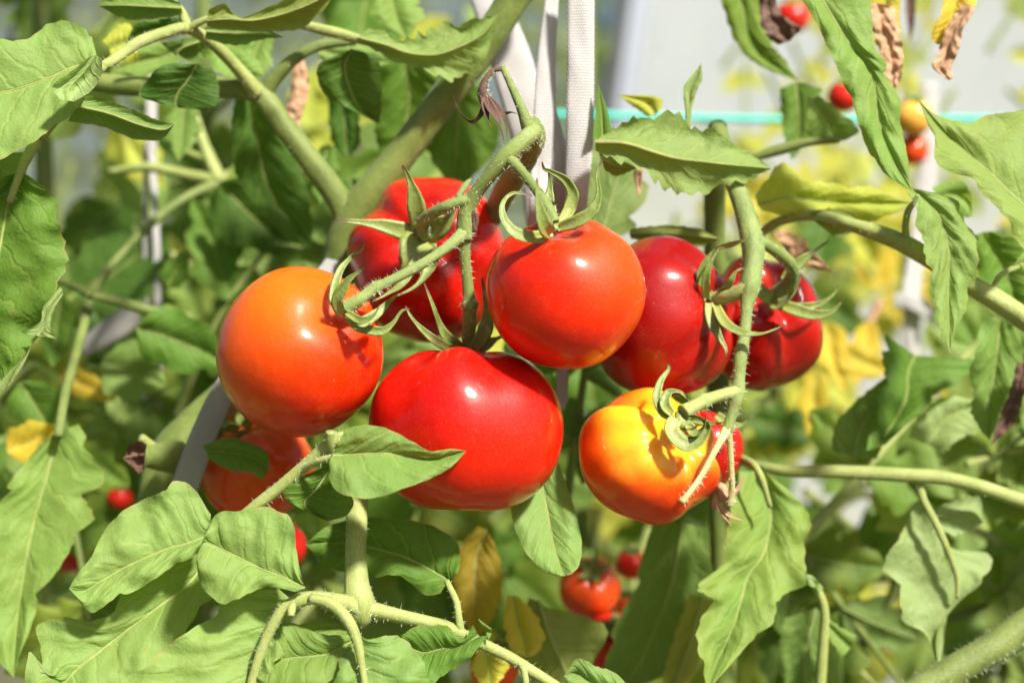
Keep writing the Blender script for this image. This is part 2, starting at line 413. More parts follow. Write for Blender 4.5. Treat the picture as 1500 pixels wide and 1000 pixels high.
def autorows(bx, by, ang, L, W, bend=0.0, lobes=0.0, r=rng, n=9):
    """outline rows of one leaflet in pixels"""
    rows = []; a = math.radians(ang); x, y = bx, by; prev = 0
    phl, phr = r.random() * 6, r.random() * 6
    for i in range(n):
        t = i / (n - 1)
        aa = a + bend * t
        if i: x += math.cos(aa) * L / (n - 1); y -= math.sin(aa) * L / (n - 1)
        w = W * 0.5 * (math.sin(math.pi * min(1, t * 0.93 + 0.045) ** 0.72) ** 0.9) if i < n - 1 else 0
        if i == 0: w = W * 0.06
        nx, ny = -math.sin(aa), -math.cos(aa)
        wl = w * (1 + lobes * math.sin(t * 15 + phl)); wr = w * (1 + lobes * math.sin(t * 15 + phr))
        rows.append((x + nx * wl, y + ny * wl, x, y, x - nx * wr, y - ny * wr))
    return rows

# ------------------------------------------------------------------ tubes, straps, sepals
HAIRY = []
def tube(parent, pts, mat=None, ns=12, name='stem', flat=1.0, sub=7, hairs=0.0, knob=0.0, cap=True, label=None, hl=(3.0, 7.5)):
    """pts: (px, py, mm, radius px); hairs: per px of length"""
    A = np.array(pts, float); n = max(8, (len(pts) - 1) * sub + 1); t = np.linspace(0, 1, n); R = crom(A, t)
    c = Pn(R[:, 0], R[:, 1], R[:, 2]); rad = np.maximum(R[:, 3], 0.3) * K * (0.6 + R[:, 2] / 1000)
    verts = []; uv = []; L = 0; sd_prev = None; ph = rng.random() * 50; frames = []
    for i in range(n):
        tg = c[min(i + 1, n - 1)] - c[max(i - 1, 0)]; tg /= np.linalg.norm(tg) + 1e-12
        sd = np.cross(tg, [0, 1, 0]) if sd_prev is None else sd_prev - tg * np.dot(sd_prev, tg)
        if np.linalg.norm(sd) < 1e-4: sd = np.cross(tg, [1, 0, 0])
        sd /= np.linalg.norm(sd); sd_prev = sd; nn = np.cross(sd, tg); frames.append((sd, nn))
        if i: L += np.linalg.norm(c[i] - c[i - 1])
        for q in range(ns):
            a = 2 * math.pi * q / ns
            k = 1 + 0.09 * mnoise.noise(Vector((L * 90 + ph, math.cos(a) * 1.3, math.sin(a) * 1.3))) + 0.04 * math.cos(5 * a + 3 * mnoise.noise(Vector((L * 30, ph, 0))))
            verts.append(c[i] + (sd * math.cos(a) + nn * math.sin(a) * flat) * rad[i] * k); uv.append((L * 40, q / ns))
    faces = grid_faces(n, ns, 0, True)
    if cap:
        b = len(verts); verts.append(c[0]); verts.append(c[-1]); uv += [(0, 0), (L * 40, 0)]
        for q in range(ns):
            faces.append((b, (q + 1) % ns, q)); faces.append((b + 1, (n - 1) * ns + q, (n - 1) * ns + (q + 1) % ns))
    faces = [f[::-1] for f in faces]
    ob = make(name, verts, faces, mat or M_STEM, parent, uv, origin=c[0])
    if label: ob['label'] = label
    if hairs > 0:
        plen = np.hypot(np.diff(R[:, 0]), np.diff(R[:, 1])).sum(); hv = []; hf = []
        for _ in range(int(plen * hairs)):
            i = rng.randrange(0, n - 1); f = rng.random(); a = rng.random() * 2 * math.pi
            sd, nn = frames[i]; dirn = sd * math.cos(a) + nn * math.sin(a) * flat
            p = c[i] * (1 - f) + c[i + 1] * f + dirn * (rad[i] * (1 - f) + rad[i + 1] * f) * 0.97
            ln = rng.uniform(hl[0] * .5, hl[1] * (1.5 if rng.random() < .15 else 1)) * K * 0.6
            dd = dirn + np.array([rng.gauss(0, .35), rng.gauss(0, .35), rng.gauss(0, .35)]); dd /= np.linalg.norm(dd)
            s1 = np.cross(dd, [0.3, 1, 0.2]); s1 /= np.linalg.norm(s1); s2 = np.cross(dd, s1); w = rng.uniform(.22, .42) * K * 0.6
            b = len(hv); hv += [p + s1 * w, p - s1 * w * .5 + s2 * w * .87, p - s1 * w * .5 - s2 * w * .87, p + dd * ln]
            hf += [(b, b + 1, b + 3), (b + 1, b + 2, b + 3), (b + 2, b, b + 3)]
        if hv:
            h = make('fine_hairs', hv, hf, M_HAIR, ob, origin=c[0], smooth=False); h['kind'] = 'stuff'
    return ob

def sepal(parent, pts, w, name='sepal', tip=0.12, cup=0.45, twist=0.0, mat=None):
    """narrow pointed sepal: crescent section with thickness along a px path (px,py,mm); w = half width px"""
    A = np.array(pts, float); n = (len(pts) - 1) * 8 + 1; t = np.linspace(0, 1, n); R = crom(A, t)
    c = Pn(R[:, 0], R[:, 1], R[:, 2]); verts = []; uv = []; prev = None; ph = rng.random() * 40
    sec = [(-1, 0), (-.6, .16), (0, .26), (.6, .16), (1, 0), (.6, -.10), (0, -.02), (-.6, -.10)]
    ns = len(sec)
    for i in range(n):
        tg = c[min(i + 1, n - 1)] - c[max(i - 1, 0)]; tg /= np.linalg.norm(tg) + 1e-12
        sd = np.cross(tg, [0, 1, 0]) if prev is None else prev - tg * np.dot(prev, tg)
        sd /= np.linalg.norm(sd) + 1e-9; prev = sd; nn = np.cross(sd, tg)
        ww = w * ((1 - t[i]) ** 0.75 * (0.72 + 0.7 * math.sin(math.pi * min(1, t[i] * 1.5))) * (1 - tip) + tip * 0.8)
        ww *= 1 + 0.12 * mnoise.noise(Vector((t[i] * 9 + ph, 0, 0)))
        ww *= K * (0.6 + R[i, 2] / 1000)
        a = twist * t[i] + 0.35 * mnoise.noise(Vector((t[i] * 2 + ph, 4, 0)))
        s2 = sd * math.cos(a) + nn * math.sin(a); n2 = nn * math.cos(a) - sd * math.sin(a)
        for x, y in sec:
            verts.append(c[i] + s2 * x * ww + n2 * (y - cup * x * x) * ww); uv.append((t[i], (x + 1) / 2))
    faces = grid_faces(n, ns, 0, True)
    b = len(verts); verts.append(c[-1]); uv.append((1, .5)); verts.append(c[0]); uv.append((0, .5))
    for q in range(ns):
        faces.append((b, (n - 1) * ns + q, (n - 1) * ns + (q + 1) % ns)); faces.append((b + 1, (q + 1) % ns, q))
    faces = [f[::-1] for f in faces]
    return make(name, verts, faces, mat or M_SEPAL, parent, uv, origin=c[0])

def strap(name, pts, label, cat='strap', mat=None, group=None, thick=0.9, parent=None, wob=0.6):
    """flat tape: (px, py, mm, half width px, twist deg)"""
    A = np.array(pts, float); n = (len(pts) - 1) * 14 + 1; t = np.linspace(0, 1, n); R = crom(A, t)
    c = Pn(R[:, 0], R[:, 1], R[:, 2]); m = 9; verts = []; uv = []; L = 0; ph = rng.random() * 30
    for side in (1, -1):
        L = 0
        for i in range(n):
            tg = c[min(i + 1, n - 1)] - c[max(i - 1, 0)]; tg /= np.linalg.norm(tg)
            sd = np.cross(tg, [0, 1, 0]); sd /= np.linalg.norm(sd); nn = np.cross(sd, tg)
            a = math.radians(R[i, 4]); s2 = sd * math.cos(a) + nn * math.sin(a); n2 = nn * math.cos(a) - sd * math.sin(a)
            if i: L += np.linalg.norm(c[i] - c[i - 1])
            w = R[i, 3] * K * (0.6 + R[i, 2] / 1000)
            for j in range(m):
                x = -1 + 2 * j / (m - 1)
                bow = wob * mnoise.noise(Vector((L * 60 + ph, x * 1.2, 0))) * 0.0012 + 0.10 * w * x * x
                e = 0.02 * mnoise.noise(Vector((L * 700 + ph, j if j in (0, m - 1) else 0, 3))) if j in (0, m - 1) else 0
                verts.append(c[i] + s2 * w * (x + e) + n2 * (bow + side * thick * 0.0005 * (1 - 0.7 * x ** 6))); uv.append((L * 1000, x * w * 1000))
    f1 = grid_faces(n, m); f2 = [f[::-1] for f in grid_faces(n, m, n * m)]; faces = f1 + f2; o2 = n * m
    for i in range(n - 1):
        faces.append((i * m, (i + 1) * m, o2 + (i + 1) * m, o2 + i * m))
        faces.append(((i + 1) * m + m - 1, i * m + m - 1, o2 + i * m + m - 1, o2 + (i + 1) * m + m - 1))
    for j in range(m - 1):
        faces.append((j, o2 + j, o2 + j + 1, j + 1)); k = (n - 1) * m
        faces.append((k + j + 1, o2 + k + j + 1, o2 + k + j, k + j))
    ob = make(name, verts, faces, mat or M_STRAP, parent, uv, origin=c[0])
    if parent is None: tag(ob, label, cat, group)
    return ob

# ------------------------------------------------------------------ tomato builder
def axis_cam(a):
    v = Vector((a[0], -a[2], a[1])); return v.normalized()      # (right, up, towards viewer)

def tomato(label, px, py, mm, Rpx, axis, mat, flat=0.9, nl=5, lamp=0.03, dent=0.16, ph=0.0, sepals=(), hub=None, group=None, seg=72, blos=0.04,
           sx=1.0, sz=1.0, seedn=0.0, boxy=2.05, creases=()):
    cen = P(px, py, mm); R = Rpx * K * (0.6 + mm / 1000)
    root = thing('tomato', label, 'tomato', cen, group)
    ax = axis_cam(axis); q = Vector((0, 0, 1)).rotation_difference(ax)
    nth = seg // 2 + 1; verts = []; uv = []
    for i in range(nth):
        th = math.pi * i / (nth - 1)
        for j in range(seg):
            p = 2 * math.pi * j / seg
            s, c = math.sin(th), math.cos(th)
            up = max(0, c); w = math.exp(-((th - 0.75) / 0.75) ** 2)
            lob = lamp * (w + 0.25) * (math.cos(nl * p + ph) + 0.5 * math.cos((nl + 2) * p + ph * 2.3)) * s ** 0.6
            cre = 0
            for (p0, wd, am) in creases:
                dp = (p - p0 + math.pi) % (2 * math.pi) - math.pi
                cre -= am * math.exp(-(dp / wd) ** 2) * s ** 0.5 * math.exp(-((th - 0.8) / 0.85) ** 2)
            d = Vector((s * math.cos(p), s * math.sin(p), c))
            nz = 0.035 * mnoise.noise(d * 1.5 + Vector((seedn, 0, 0)))
            r = (abs(s) ** boxy + abs(c) ** boxy) ** (-1 / boxy)            # slightly boxy
            r *= 1 + lob + nz + cre
            z = c * r * flat - dent * math.exp(-(th / 0.34) ** 2) + blos * math.exp(-((math.pi - th) / 0.3) ** 2)
            v = Vector((s * r * math.cos(p), s * r * math.sin(p), z)) * R
            v = q @ v; v.x *= sx; v.z *= sz
            verts.append(v + cen); uv.append((j / seg, i / (nth - 1)))
    faces = [f[::-1] for f in grid_faces(nth, seg, 0, True)]
    f = make('fruit', verts, faces, mat, root, uv, origin=cen)
    # calyx hub
    if hub is None: hb = cen + ax * R * (flat - dent * 0.8)
    else: hb = P(*hub[:3])
    hr = (hub[3] if hub else 9) * K * (0.6 + mm / 1000)
    hv = []; m = 12
    for i in range(6):
        th = math.pi * i / 5
        for j in range(m):
            p = 2 * math.pi * j / m
            d = Vector((math.sin(th) * math.cos(p) * (1 + 0.15 * math.cos(5 * p)), math.sin(th) * math.sin(p) * (1 + 0.15 * math.cos(5 * p)), math.cos(th) * 0.45)) * hr
            hv.append(hb + q @ d)
    cal = make('calyx', hv, [f[::-1] for f in grid_faces(6, m, 0, True)], M_SEPAL, root, [(0.25, 0)] * len(hv), origin=hb)
    for sp in sepals:
        pts, w = sp[0], sp[1]
        sepal(cal, pts, w * 1.22, twist=sp[2] if len(sp) > 2 else 0.0)
    return root

def autosepals(px, py, mm, Rpx, axis, n=5, L=0.55, w=5):
    """short generic sepals round the calyx of a far fruit"""
    ax = axis_cam(axis); q = Vector((0, 0, 1)).rotation_difference(ax); out = []
    k = K * (0.6 + mm / 1000)
    for i in range(n):
        p = 2 * math.pi * (i + rng.random() * 0.5) / n; pts = []
        for s, h in ((0.08, 0.86), (0.3, 0.98), (0.5, 1.02), (0.62, 1.10 + rng.random() * 0.15)):
            d = q @ Vector((s * math.cos(p), s * math.sin(p), h)) * Rpx
            pts.append((px + d.x, py - d.z, mm + d.y * k * 1000))
        out.append((pts, w))
    return out

# ------------------------------------------------------------------ the setting: ground, greenhouse wall, outside
def soil_material():
    t = NT('soil'); ob = t.n('ShaderNodeTexCoord').outputs['Object']
    n = t.noise(ob, 9, 6, 0.7); n2 = t.noise(ob, 0.5, 3)
    c = t.mix(n, (0.05, 0.035, 0.022), (0.16, 0.12, 0.08))
    c = t.mix(t.ss(n2, 0.35, 0.6), c, (0.07, 0.12, 0.03))
    pr = t.n('ShaderNodeBsdfPrincipled'); t.l(c, pr.inputs['Base Color']); pr.inputs['Roughness'].default_value = 0.9
    t.l(t.bump(n, 0.8, 0.02), pr.inputs['Normal']); t.l(pr.outputs[0], t.out.inputs[0]); return t.m
gv = []; 
for x in np.linspace(-1, 1, 41):
    for y in np.linspace(-1, 1, 41):
        X = 200 * math.copysign(abs(x) ** 3, x); Y = 200 * math.copysign(abs(y) ** 3, y)
        gv.append((X, Y, 0.02 * mnoise.noise(Vector((X * 2, Y * 2, 0)))))
gr = struct(make('ground', gv, [f[::-1] for f in grid_faces(41, 41)], soil_material(), origin=(0, 0, 0)))

def panel_material(name, lo, rg, c1, c2):
    t = NT(name); ob = t.n('ShaderNodeTexCoord').outputs['Object']
    n = t.noise(ob, 6, 4, 0.6)
    tp = t.n('ShaderNodeBsdfTransparent'); tp.inputs[0].default_value = (0.93, 0.94, 0.92, 1)
    df = t.n('ShaderNodeBsdfDiffuse'); t.l(t.mix(n, c1, c2), df.inputs[0])
    tl = t.n('ShaderNodeBsdfTranslucent'); tl.inputs[0].default_value = (0.75, 0.74, 0.68, 1)
    gl = t.n('ShaderNodeBsdfGlossy'); gl.inputs['Roughness'].default_value = 0.25; gl.inputs[0].default_value = (0.5, 0.5, 0.5, 1)
    m1 = t.n('ShaderNodeMixShader'); m1.inputs[0].default_value = 0.5; t.l(df.outputs[0], m1.inputs[1]); t.l(tl.outputs[0], m1.inputs[2])
    m2 = t.n('ShaderNodeMixShader'); m2.inputs[0].default_value = 0.05; t.l(m1.outputs[0], m2.inputs[1]); t.l(gl.outputs[0], m2.inputs[2])
    m3 = t.n('ShaderNodeMixShader'); t.l(t.math('ADD', lo, t.math('MULTIPLY', n, rg)), m3.inputs[0])
    t.l(tp.outputs[0], m3.inputs[1]); t.l(m2.outputs[0], m3.inputs[2])
    t.l(m3.outputs[0], t.out.inputs[0]); return t.m
M_PANEL = panel_material('twin_wall_polycarbonate', 0.05, 0.07, (0.52, 0.54, 0.38), (0.70, 0.72, 0.52))
M_PANEL2 = panel_material('sky_whitened_twin_wall_polycarbonate', 0.38, 0.10, (0.78, 0.80, 0.80), (0.93, 0.94, 0.96))  # whiter, denser panels: the bright sky behind is put into their colour
M_ALU = simple('aluminium_profile', (0.42, 0.45, 0.52), 0.4, 0.5, 0.6, 20, 0.1, 0.1)
M_GASKET = simple('dark_rubber_seal', (0.08, 0.085, 0.09), 0.7, 0.2)
YW = 2.75
wall = bpy.data.objects.new('greenhouse_wall', None); COL.objects.link(wall); wall.location = (0, YW, 0); struct(wall)
def panel(x0, x1, mat):
    v = []; f = []
    def quad(a, b, c, d):
        o = len(v); v.extend([a, b, c, d]); f.append((o, o + 1, o + 2, o + 3))
    z0, z1 = 0.02, 2.3
    quad((x0, YW, z0), (x1, YW, z0), (x1, YW, z1), (x0, YW, z1))
    quad((x1, YW + .01, z0), (x0, YW + .01, z0), (x0, YW + .01, z1), (x1, YW + .01, z1))
    n = int((x1 - x0) / 0.016)
    for i in range(n + 1):
        x = x0 + (x1 - x0) * i / n
        quad((x, YW + .0005, z0), (x, YW + .0095, z0), (x, YW + .0095, z1), (x, YW + .0005, z1))
        quad((x - .0012, YW - .0006, z0), (x + .0012, YW - .0006, z0), (x + .0012, YW - .0006, z1), (x - .0012, YW - .0006, z1))
    make('panel', v, f, mat, wall, origin=(x0, YW, 0), smooth=False)
for a, b in ((-2.3, -1.26), (-1.25, -0.21), (-0.20, 0.20), (0.21, 1.25), (1.26, 2.46)): panel(a, b, M_PANEL if a < 0.2 else M_PANEL2)

def beam(name, parent, a, b, w, t, mat):
    """bar from a to b with width w (x) and thickness t (y), chamfered lips"""
    a, b = Vector(a), Vector(b); d = (b - a).normalized(); s = d.cross(Vector((0, 1, 0))).normalized()
    sec = [(-1, -.6), (-.85, -1), (-.3, -1), (-.26, -.82), (.26, -.82), (.3, -1), (.85, -1), (1, -.6), (1, 1), (-1, 1)]
    v = []; 
    for p in (a, b):
        for x, y in sec: v.append(p + s * x * w / 2 + Vector((0, y * t / 2, 0)))
    n = len(sec); f = [(i, (i + 1) % n, n + (i + 1) % n, n + i) for i in range(n)] + [tuple(range(n))[::-1], tuple(range(n, 2 * n))]
    return make(name, v, f, mat, parent, origin=a, smooth=False)
post = thing('greenhouse_brace', 'slanting pale aluminium brace with dark rubber seal on the greenhouse wall', 'brace', (P(900, 130, 2050) .x, YW - .05, 0.0))
def at_y(px, py, y): 
    return Vector(((px - 750) * K * y, y, CAM_H + (500 - py) * K * y))
def ext(px0, py0, px1, py1, y, za, zb):
    a = at_y(px0, py0, y); b = at_y(px1, py1, y); d = (b - a) / (b.z - a.z)
    return a + d * (za - a.z), a + d * (zb - a.z)
a, b = ext(905, 200, 935, 0, YW - .055, 0.02, 2.3); beam('profile', post, a, b, 0.050, 0.05, M_ALU)
a, b = ext(886, 200, 914, 0, YW - .070, 0.02, 2.3); beam('seal', post, a, b, 0.028, 0.05, M_GASKET)

# hedge outside the greenhouse, seen through the panels
hedge = thing('hedge', 'tall leafy hedge beyond the translucent greenhouse wall', 'hedge', (0, 7.0, 0))
hv = []; hf = []; hr_ = random.Random(4)
for i in range(15000):
    x = hr_.uniform(-4.5, 5.0)
    top = 3.3 if x < 0.0 else max(1.75, 3.3 - 2.2 * x)
    top += 0.35 * mnoise.noise(Vector((x * 2.0, 0, 2)))
    z = top * (1 - hr_.random() ** 1.3); y = 7.0 + hr_.gauss(0, 0.35) + 0.3 * mnoise.noise(Vector((x * 1.5, z * 1.5, 0)))
    c = Vector((x, y, z)); a = Vector((hr_.gauss(0, 1), hr_.gauss(0, 1), hr_.gauss(0, 1))).normalized(); b = a.orthogonal().normalized(); s = hr_.uniform(.04, .09)
    o = len(hv); hv += [c - a * s, c + b * s * .5, c + a * s, c - b * s * .5]; hf.append((o, o + 1, o + 2, o + 3))
fo = make('foliage', hv, hf, M_LEAF, hedge, [(0.5, 0.3)] * len(hv), origin=(0, 7, 0), smooth=False); fo['kind'] = 'stuff'; fo.color = (0.15, 0.20, 0.045, 1)
tr_ = []
for x in np.arange(-4.2, 4.8, 0.8):
    a = Vector((x, 7.05, 0)); vv = []
    for i, z in enumerate((0, .5, 1.0, 1.5)):
        r0 = 0.05 * (1 - i * .2)
        for q in range(7): vv.append((x + .05 * math.sin(z * 3 + x) + r0 * math.cos(q * .898), 7.05 + r0 * math.sin(q * .898), z))
    make('trunk', vv, [f[::-1] for f in grid_faces(4, 7, 0, True)], M_DRY, hedge, origin=(x, 7.05, 0))

# ------------------------------------------------------------------ the plants
def ground_at(px, mm): 
    p = P(px, 500, mm); return Vector((p.x, p.y, 0))
plantA = thing('tomato_plant', 'tomato plant with a thick forked pale stem and the left cluster of large tomatoes', 'tomato plant', ground_at(235, 80))
plantB = thing('tomato_plant', 'tomato plant whose drooping green truss carries the dark red and the yellow-shouldered tomatoes', 'tomato plant', ground_at(1060, 110))
plantC = thing('tomato_plant', 'tomato plant with a jagged hanging leaf on an arching stem beside the yellow foliage', 'tomato plant', ground_at(1560, 60))

# --- main stem of plant A
tube(plantA, [(790, -60, 66, 25), (745, 10, 68, 23), (700, 78, 70, 23), (645, 150, 72, 23), (585, 232, 75, 23), (540, 290, 78, 27), (508, 345, 82, 28), (488, 420, 88, 27), (420, 505, 92, 28), (330, 590, 92, 31), (262, 660, 88, 36), (238, 720, 88, 34), (232, 820, 90, 28), (235, 1100, 90, 28), (235, 1800, 85, 30), (235, 2400, 80, 32)],
     M_STEM, 18, 'main_stem', hairs=0.5, hl=(2, 5))
tube(plantA, [(100, 112, 74, 13), (170, 125, 72, 15), (250, 128, 70, 15), (330, 128, 70, 16), (378, 138, 70, 16), (420, 190, 72, 16.5), (462, 245, 75, 17.5), (500, 300, 79, 19), (510, 345, 83, 20)], M_STEM, 16, 'side_stem', hairs=0.35, hl=(2, 5))
tube(plantA, [(132, 104, 4, 5), (160, 92, 12, 7.5), (182, 77, 20, 8), (205, 62, 24, 8.5), (240, 49, 30, 8.5), (275, 42, 36, 8.5), (312, 65, 48, 9), (346, 98, 58, 10), (378, 138, 68, 12)], M_PALE, 12, 'leaf_stalk', hairs=0.7)
tube(plantA, [(276, 44, 36, 7), (290, 34, 34, 5.5), (308, 26, 33, 4.5)], M_PALE, 10, 'leaf_stalk', hairs=0.5)
tube(plantA, [(276, 42, 36, 7), (266, 18, 40, 6.5), (252, 2, 44, 6), (232, -15, 48, 5)], M_PALE, 10, 'leaf_stalk', hairs=0.5)
tube(plantA, [(385, 145, 72, 12), (400, 118, 70, 11), (432, 86, 68, 9), (470, 66, 70, 8), (520, 60, 76, 7)], M_STEM, 12, 'leaf_stalk', hairs=0.3)
tube(plantA, [(430, 34, 56, 6), (470, 43, 54, 8), (505, 52, 52, 8), (540, 62, 50, 6), (590, 75, 49, 4)], M_PALE, 12, 'leaf_stalk', hairs=0.5)
# cut stub on the stem
tube(plantA, [(258, 668, 60, 26), (236, 668, 52, 21), (218, 668, 46, 17), (206, 670, 41, 15)], M_STEM, 14, 'cut_stub')
leaf(plantA, [(216, 650, 214, 666, 212, 684), (205, 646, 203, 666, 206, 692), (192, 650, 192, 668, 198, 688), (184, 660, 186, 670, 190, 680), (180, 672)], D=30, mat=M_DRY, name='withered_end', crump=3.2, rib=0, seed=19, teeth=4, arch=-6, label='brown shrivelled end of a cut stub')
tube(plantA, [(226, 660, 52, 10), (214, 648, 46, 8), (207, 640, 43, 6)], M_PALE, 10, 'cut_stub')

# --- truss of plant A
H = 1.9
tube(plantA, [(705, 345, 70, 15), (738, 285, 48, 17), (765, 240, 22, 18), (783, 203, 4, 16), (778, 178, -3, 12)], M_TRUSS, 16, 'truss_stalk', hairs=H * 1.2)
tube(plantA, [(786, 205, 0, 11), (775, 188, -5, 11), (764, 160, -6, 7.5), (750, 128, -4, 6), (736, 98, -2, 5)], M_TRUSS, 12, 'truss_stalk', hairs=H * .6)
tube(plantA, [(784, 190, -4, 13), (768, 205, -8, 13), (742, 228, -10, 13), (716, 258, -8, 11), (697, 283, -5, 11), (684, 308, -3, 12), (681, 335, -3, 12), (681, 352, -3, 10)], M_TRUSS, 16, 'truss_stalk', hairs=H)
tube(plantA, [(740, 226, -9, 9), (757, 243, -14, 7.5), (775, 265, -20, 7.5), (790, 285, -26, 7.5), (803, 305, -30, 8), (811, 326, -31, 9)], M_TRUSS, 12, 'pedicel', hairs=H)
tube(plantA, [(692, 290, -4, 9), (672, 296, -5, 8.5), (650, 304, -4, 8.5), (630, 315, 2, 9), (620, 328, 10, 10), (621, 345, 19, 10)], M_TRUSS, 12, 'pedicel', hairs=H)
tube(plantA, [(683, 335, -2, 10), (668, 352, -7, 9), (640, 373, -12, 7.5), (600, 397, -18, 7.5), (562, 416, -23, 7.5), (551, 421, -24, 9.5), (543, 427, -25, 8.5), (525, 440, -27, 9.5), (505, 453, -27, 12)], M_TRUSS, 14, 'pedicel', hairs=H)
tube(plantA, [(682, 335, -2, 10), (680, 365, -1, 8.5), (683, 400, 1, 8), (687, 436, 3, 9), (688, 446, 3, 13), (688, 453, 4, 10.5), (687, 478, 8, 10), (686, 508, 14, 10)], M_TRUSS, 14, 'pedicel', hairs=H)
# small bract stub on the truss
tube(plantA, [(694, 335, -3, 5), (698, 322, -4, 4), (693, 310, -5, 3), (695, 340, -3, 5)], M_DRY, 8, 'bract')
tube(plantA, [(670, 290, 2, 4), (682, 272, 6, 5), (690, 262, 8, 2)], M_TRUSS, 8, 'bract')

# --- withered flower
tube(plantA, [(737, 100, -2, 3.5), (722, 104, -3, 4), (711, 118, -4, 5), (707, 135, -4, 8), (712, 150, -3, 9), (716, 163, -2, 5)], M_DRY, 10, 'withered_flower', hairs=3.0, hl=(2, 5), label='dark brown withered flower hanging from the cut truss tip')
fl = plantA.children[-1]
for pts, w in (([(710, 138, -5), (705, 165, -6), (690, 178, -5), (672, 162, -4), (664, 140, -5)], 3.6), ([(712, 145, -6), (722, 165, -8), (732, 185, -8), (738, 207, -7)], 7),
               ([(715, 145, -5), (728, 160, -4), (740, 180, -3), (742, 200, -3)], 6), ([(716, 152, -4), (735, 166, -2), (750, 165, -1), (762, 169, 0)], 3.2), ([(709, 142, -6), (712, 168, -8), (720, 188, -9)], 6)):
    sepal(fl, pts, w, 'withered_petal', mat=M_DRY, twist=1.2)

# ------------------------------------------------------------------ tomatoes of the left cluster
mt = tomato_material
T_or = mt('tomato_skin_orange', (0.64, 0.050, 0.001), (0.58, 0.014, 0.001), (0.55, -0.2, -0.75), -0.1, 1.0, (0.66, 0.115, 0.003), (-0.35, -0.5, 1), 0.2, 1.1)
T_red2 = mt('tomato_skin_red', (0.36, 0.004, 0.001), (0.46, 0.008, 0.002), (0, 0, 1), -0.3, 0.8)
T_or3 = mt('tomato_skin_red_orange', (0.62, 0.013, 0.001), (0.66, 0.052, 0.002), (0.75, -0.35, 0.35), 0.1, 1.1, (0.62, 0.10, 0.003), (0.9, -0.2, -0.7), 0.75, 1.2)
T_red4 = mt('tomato_skin_bright_red', (0.48, 0.004, 0.001), (0.58, 0.014, 0.001), (0.35, -0.3, -0.8), 0.0, 1.2)
tomato('orange tomato leaning against the leafy stalk end of the left cluster', 440, 515, 0, 121, (0.50, 0.42, 0.68), T_or, flat=0.99, nl=4, lamp=0.010, dent=0.10, sz=1.02, seedn=3, hub=(506, 453, -26, 12),
       sepals=[([(503, 458, -27), (489, 438, -27), (497, 400, -22), (516, 376, -18), (531, 366, -27), (533, 351, -28)], 5.5), ([(500, 460, -28), (494, 438, -33), (508, 412, -35), (524, 399, -35), (534, 392, -36)], 7),
               ([(508, 462, -28), (525, 474, -33), (550, 461, -30), (569, 443, -28), (580, 433, -38), (588, 431, -38)], 6.5), ([(510, 465, -28), (527, 479, -28), (557, 485, -28), (575, 474, -28), (588, 456, -28), (600, 452, -28)], 6),
               ([(508, 458, -30), (530, 470, -36), (548, 462, -38), (556, 446, -38)], 5)])
tomato('red tomato at the back of the left cluster with its star calyx turned outward', 628, 380, 60, 117, (-0.06, 0.27, 0.95), T_red2, flat=0.86, nl=6, lamp=0.035, dent=0.20, ph=1.0, sz=1.05, seedn=8, hub=(620, 347, 22, 17),
       creases=((0.5, 0.16, 0.05), (2.4, 0.16, 0.06), (4.3, 0.18, 0.05)),
       sepals=[([(618, 342, 20), (612, 315, 12), (606, 282, 8), (598, 258, 6), (589, 242, 4)], 11), ([(612, 346, 20), (588, 338, 14), (555, 330, 10), (522, 325, 8), (494, 323, 6)], 10), ([(618, 350, 20), (605, 368, 14), (596, 388, 13), (588, 405, 15)], 19),
               ([(626, 350, 20), (634, 378, 13), (625, 402, 8), (606, 422, 4), (576, 436, 0)], 9), ([(626, 342, 20), (645, 330, 14), (660, 318, 12), (668, 296, 12)], 14), ([(612, 372, 14), (592, 412, 8), (568, 430, 6), (545, 442, 4)], 5)])
tomato('orange-red tomato with upright curling sepals in front of the white tapes', 829, 428, -15, 116, (-0.10, 0.82, 0.46), T_or3, flat=0.95, nl=4, lamp=0.016, dent=0.13, ph=0.8, seedn=14, hub=(811, 332, -31, 12),
       sepals=[([(808, 340, -33), (786, 348, -38), (756, 343, -42), (738, 322, -42), (736, 299, -40), (752, 283, -38), (780, 287, -36)], 7.5), ([(806, 343, -36), (797, 332, -43), (790, 308, -46), (787, 285, -47), (786, 261, -47)], 9.5),
               ([(822, 328, -30), (834, 306, -28), (839, 285, -28), (828, 264, -30), (806, 251, -32), (797, 247, -33), (794, 237, -34)], 7.5), ([(810, 322, -28), (805, 296, -22), (806, 270, -20), (803, 250, -22)], 6.5),
               ([(818, 334, -33), (846, 324, -37), (868, 309, -38), (877, 286, -38), (875, 256, -38), (882, 233, -38)], 7.5)])
tomato('large bright red tomato lowest in the left cluster above the folded leaf', 683, 628, 2, 143, (0.02, 0.93, -0.12), T_red4, flat=0.845, boxy=2.3, nl=5, lamp=0.024, dent=0.11, ph=2.4, seedn=21, hub=(686, 512, 14, 13), creases=((3.95, 0.25, 0.05),),
       sepals=[([(680, 512, 10), (664, 503, 3), (648, 485, -2), (634, 448, -5), (621, 414, -6)], 7.5), ([(676, 514, 8), (650, 506, -2), (622, 486, -6), (602, 464, -8), (594, 448, -8)], 5.5), ([(694, 512, 8), (709, 490, 2), (715, 465, 0), (711, 436, -2), (706, 405, -3)], 9),
               ([(694, 514, 20), (720, 500, 24), (740, 490, 26)], 7), ([(680, 514, 20), (655, 500, 26), (640, 490, 28)], 6)])

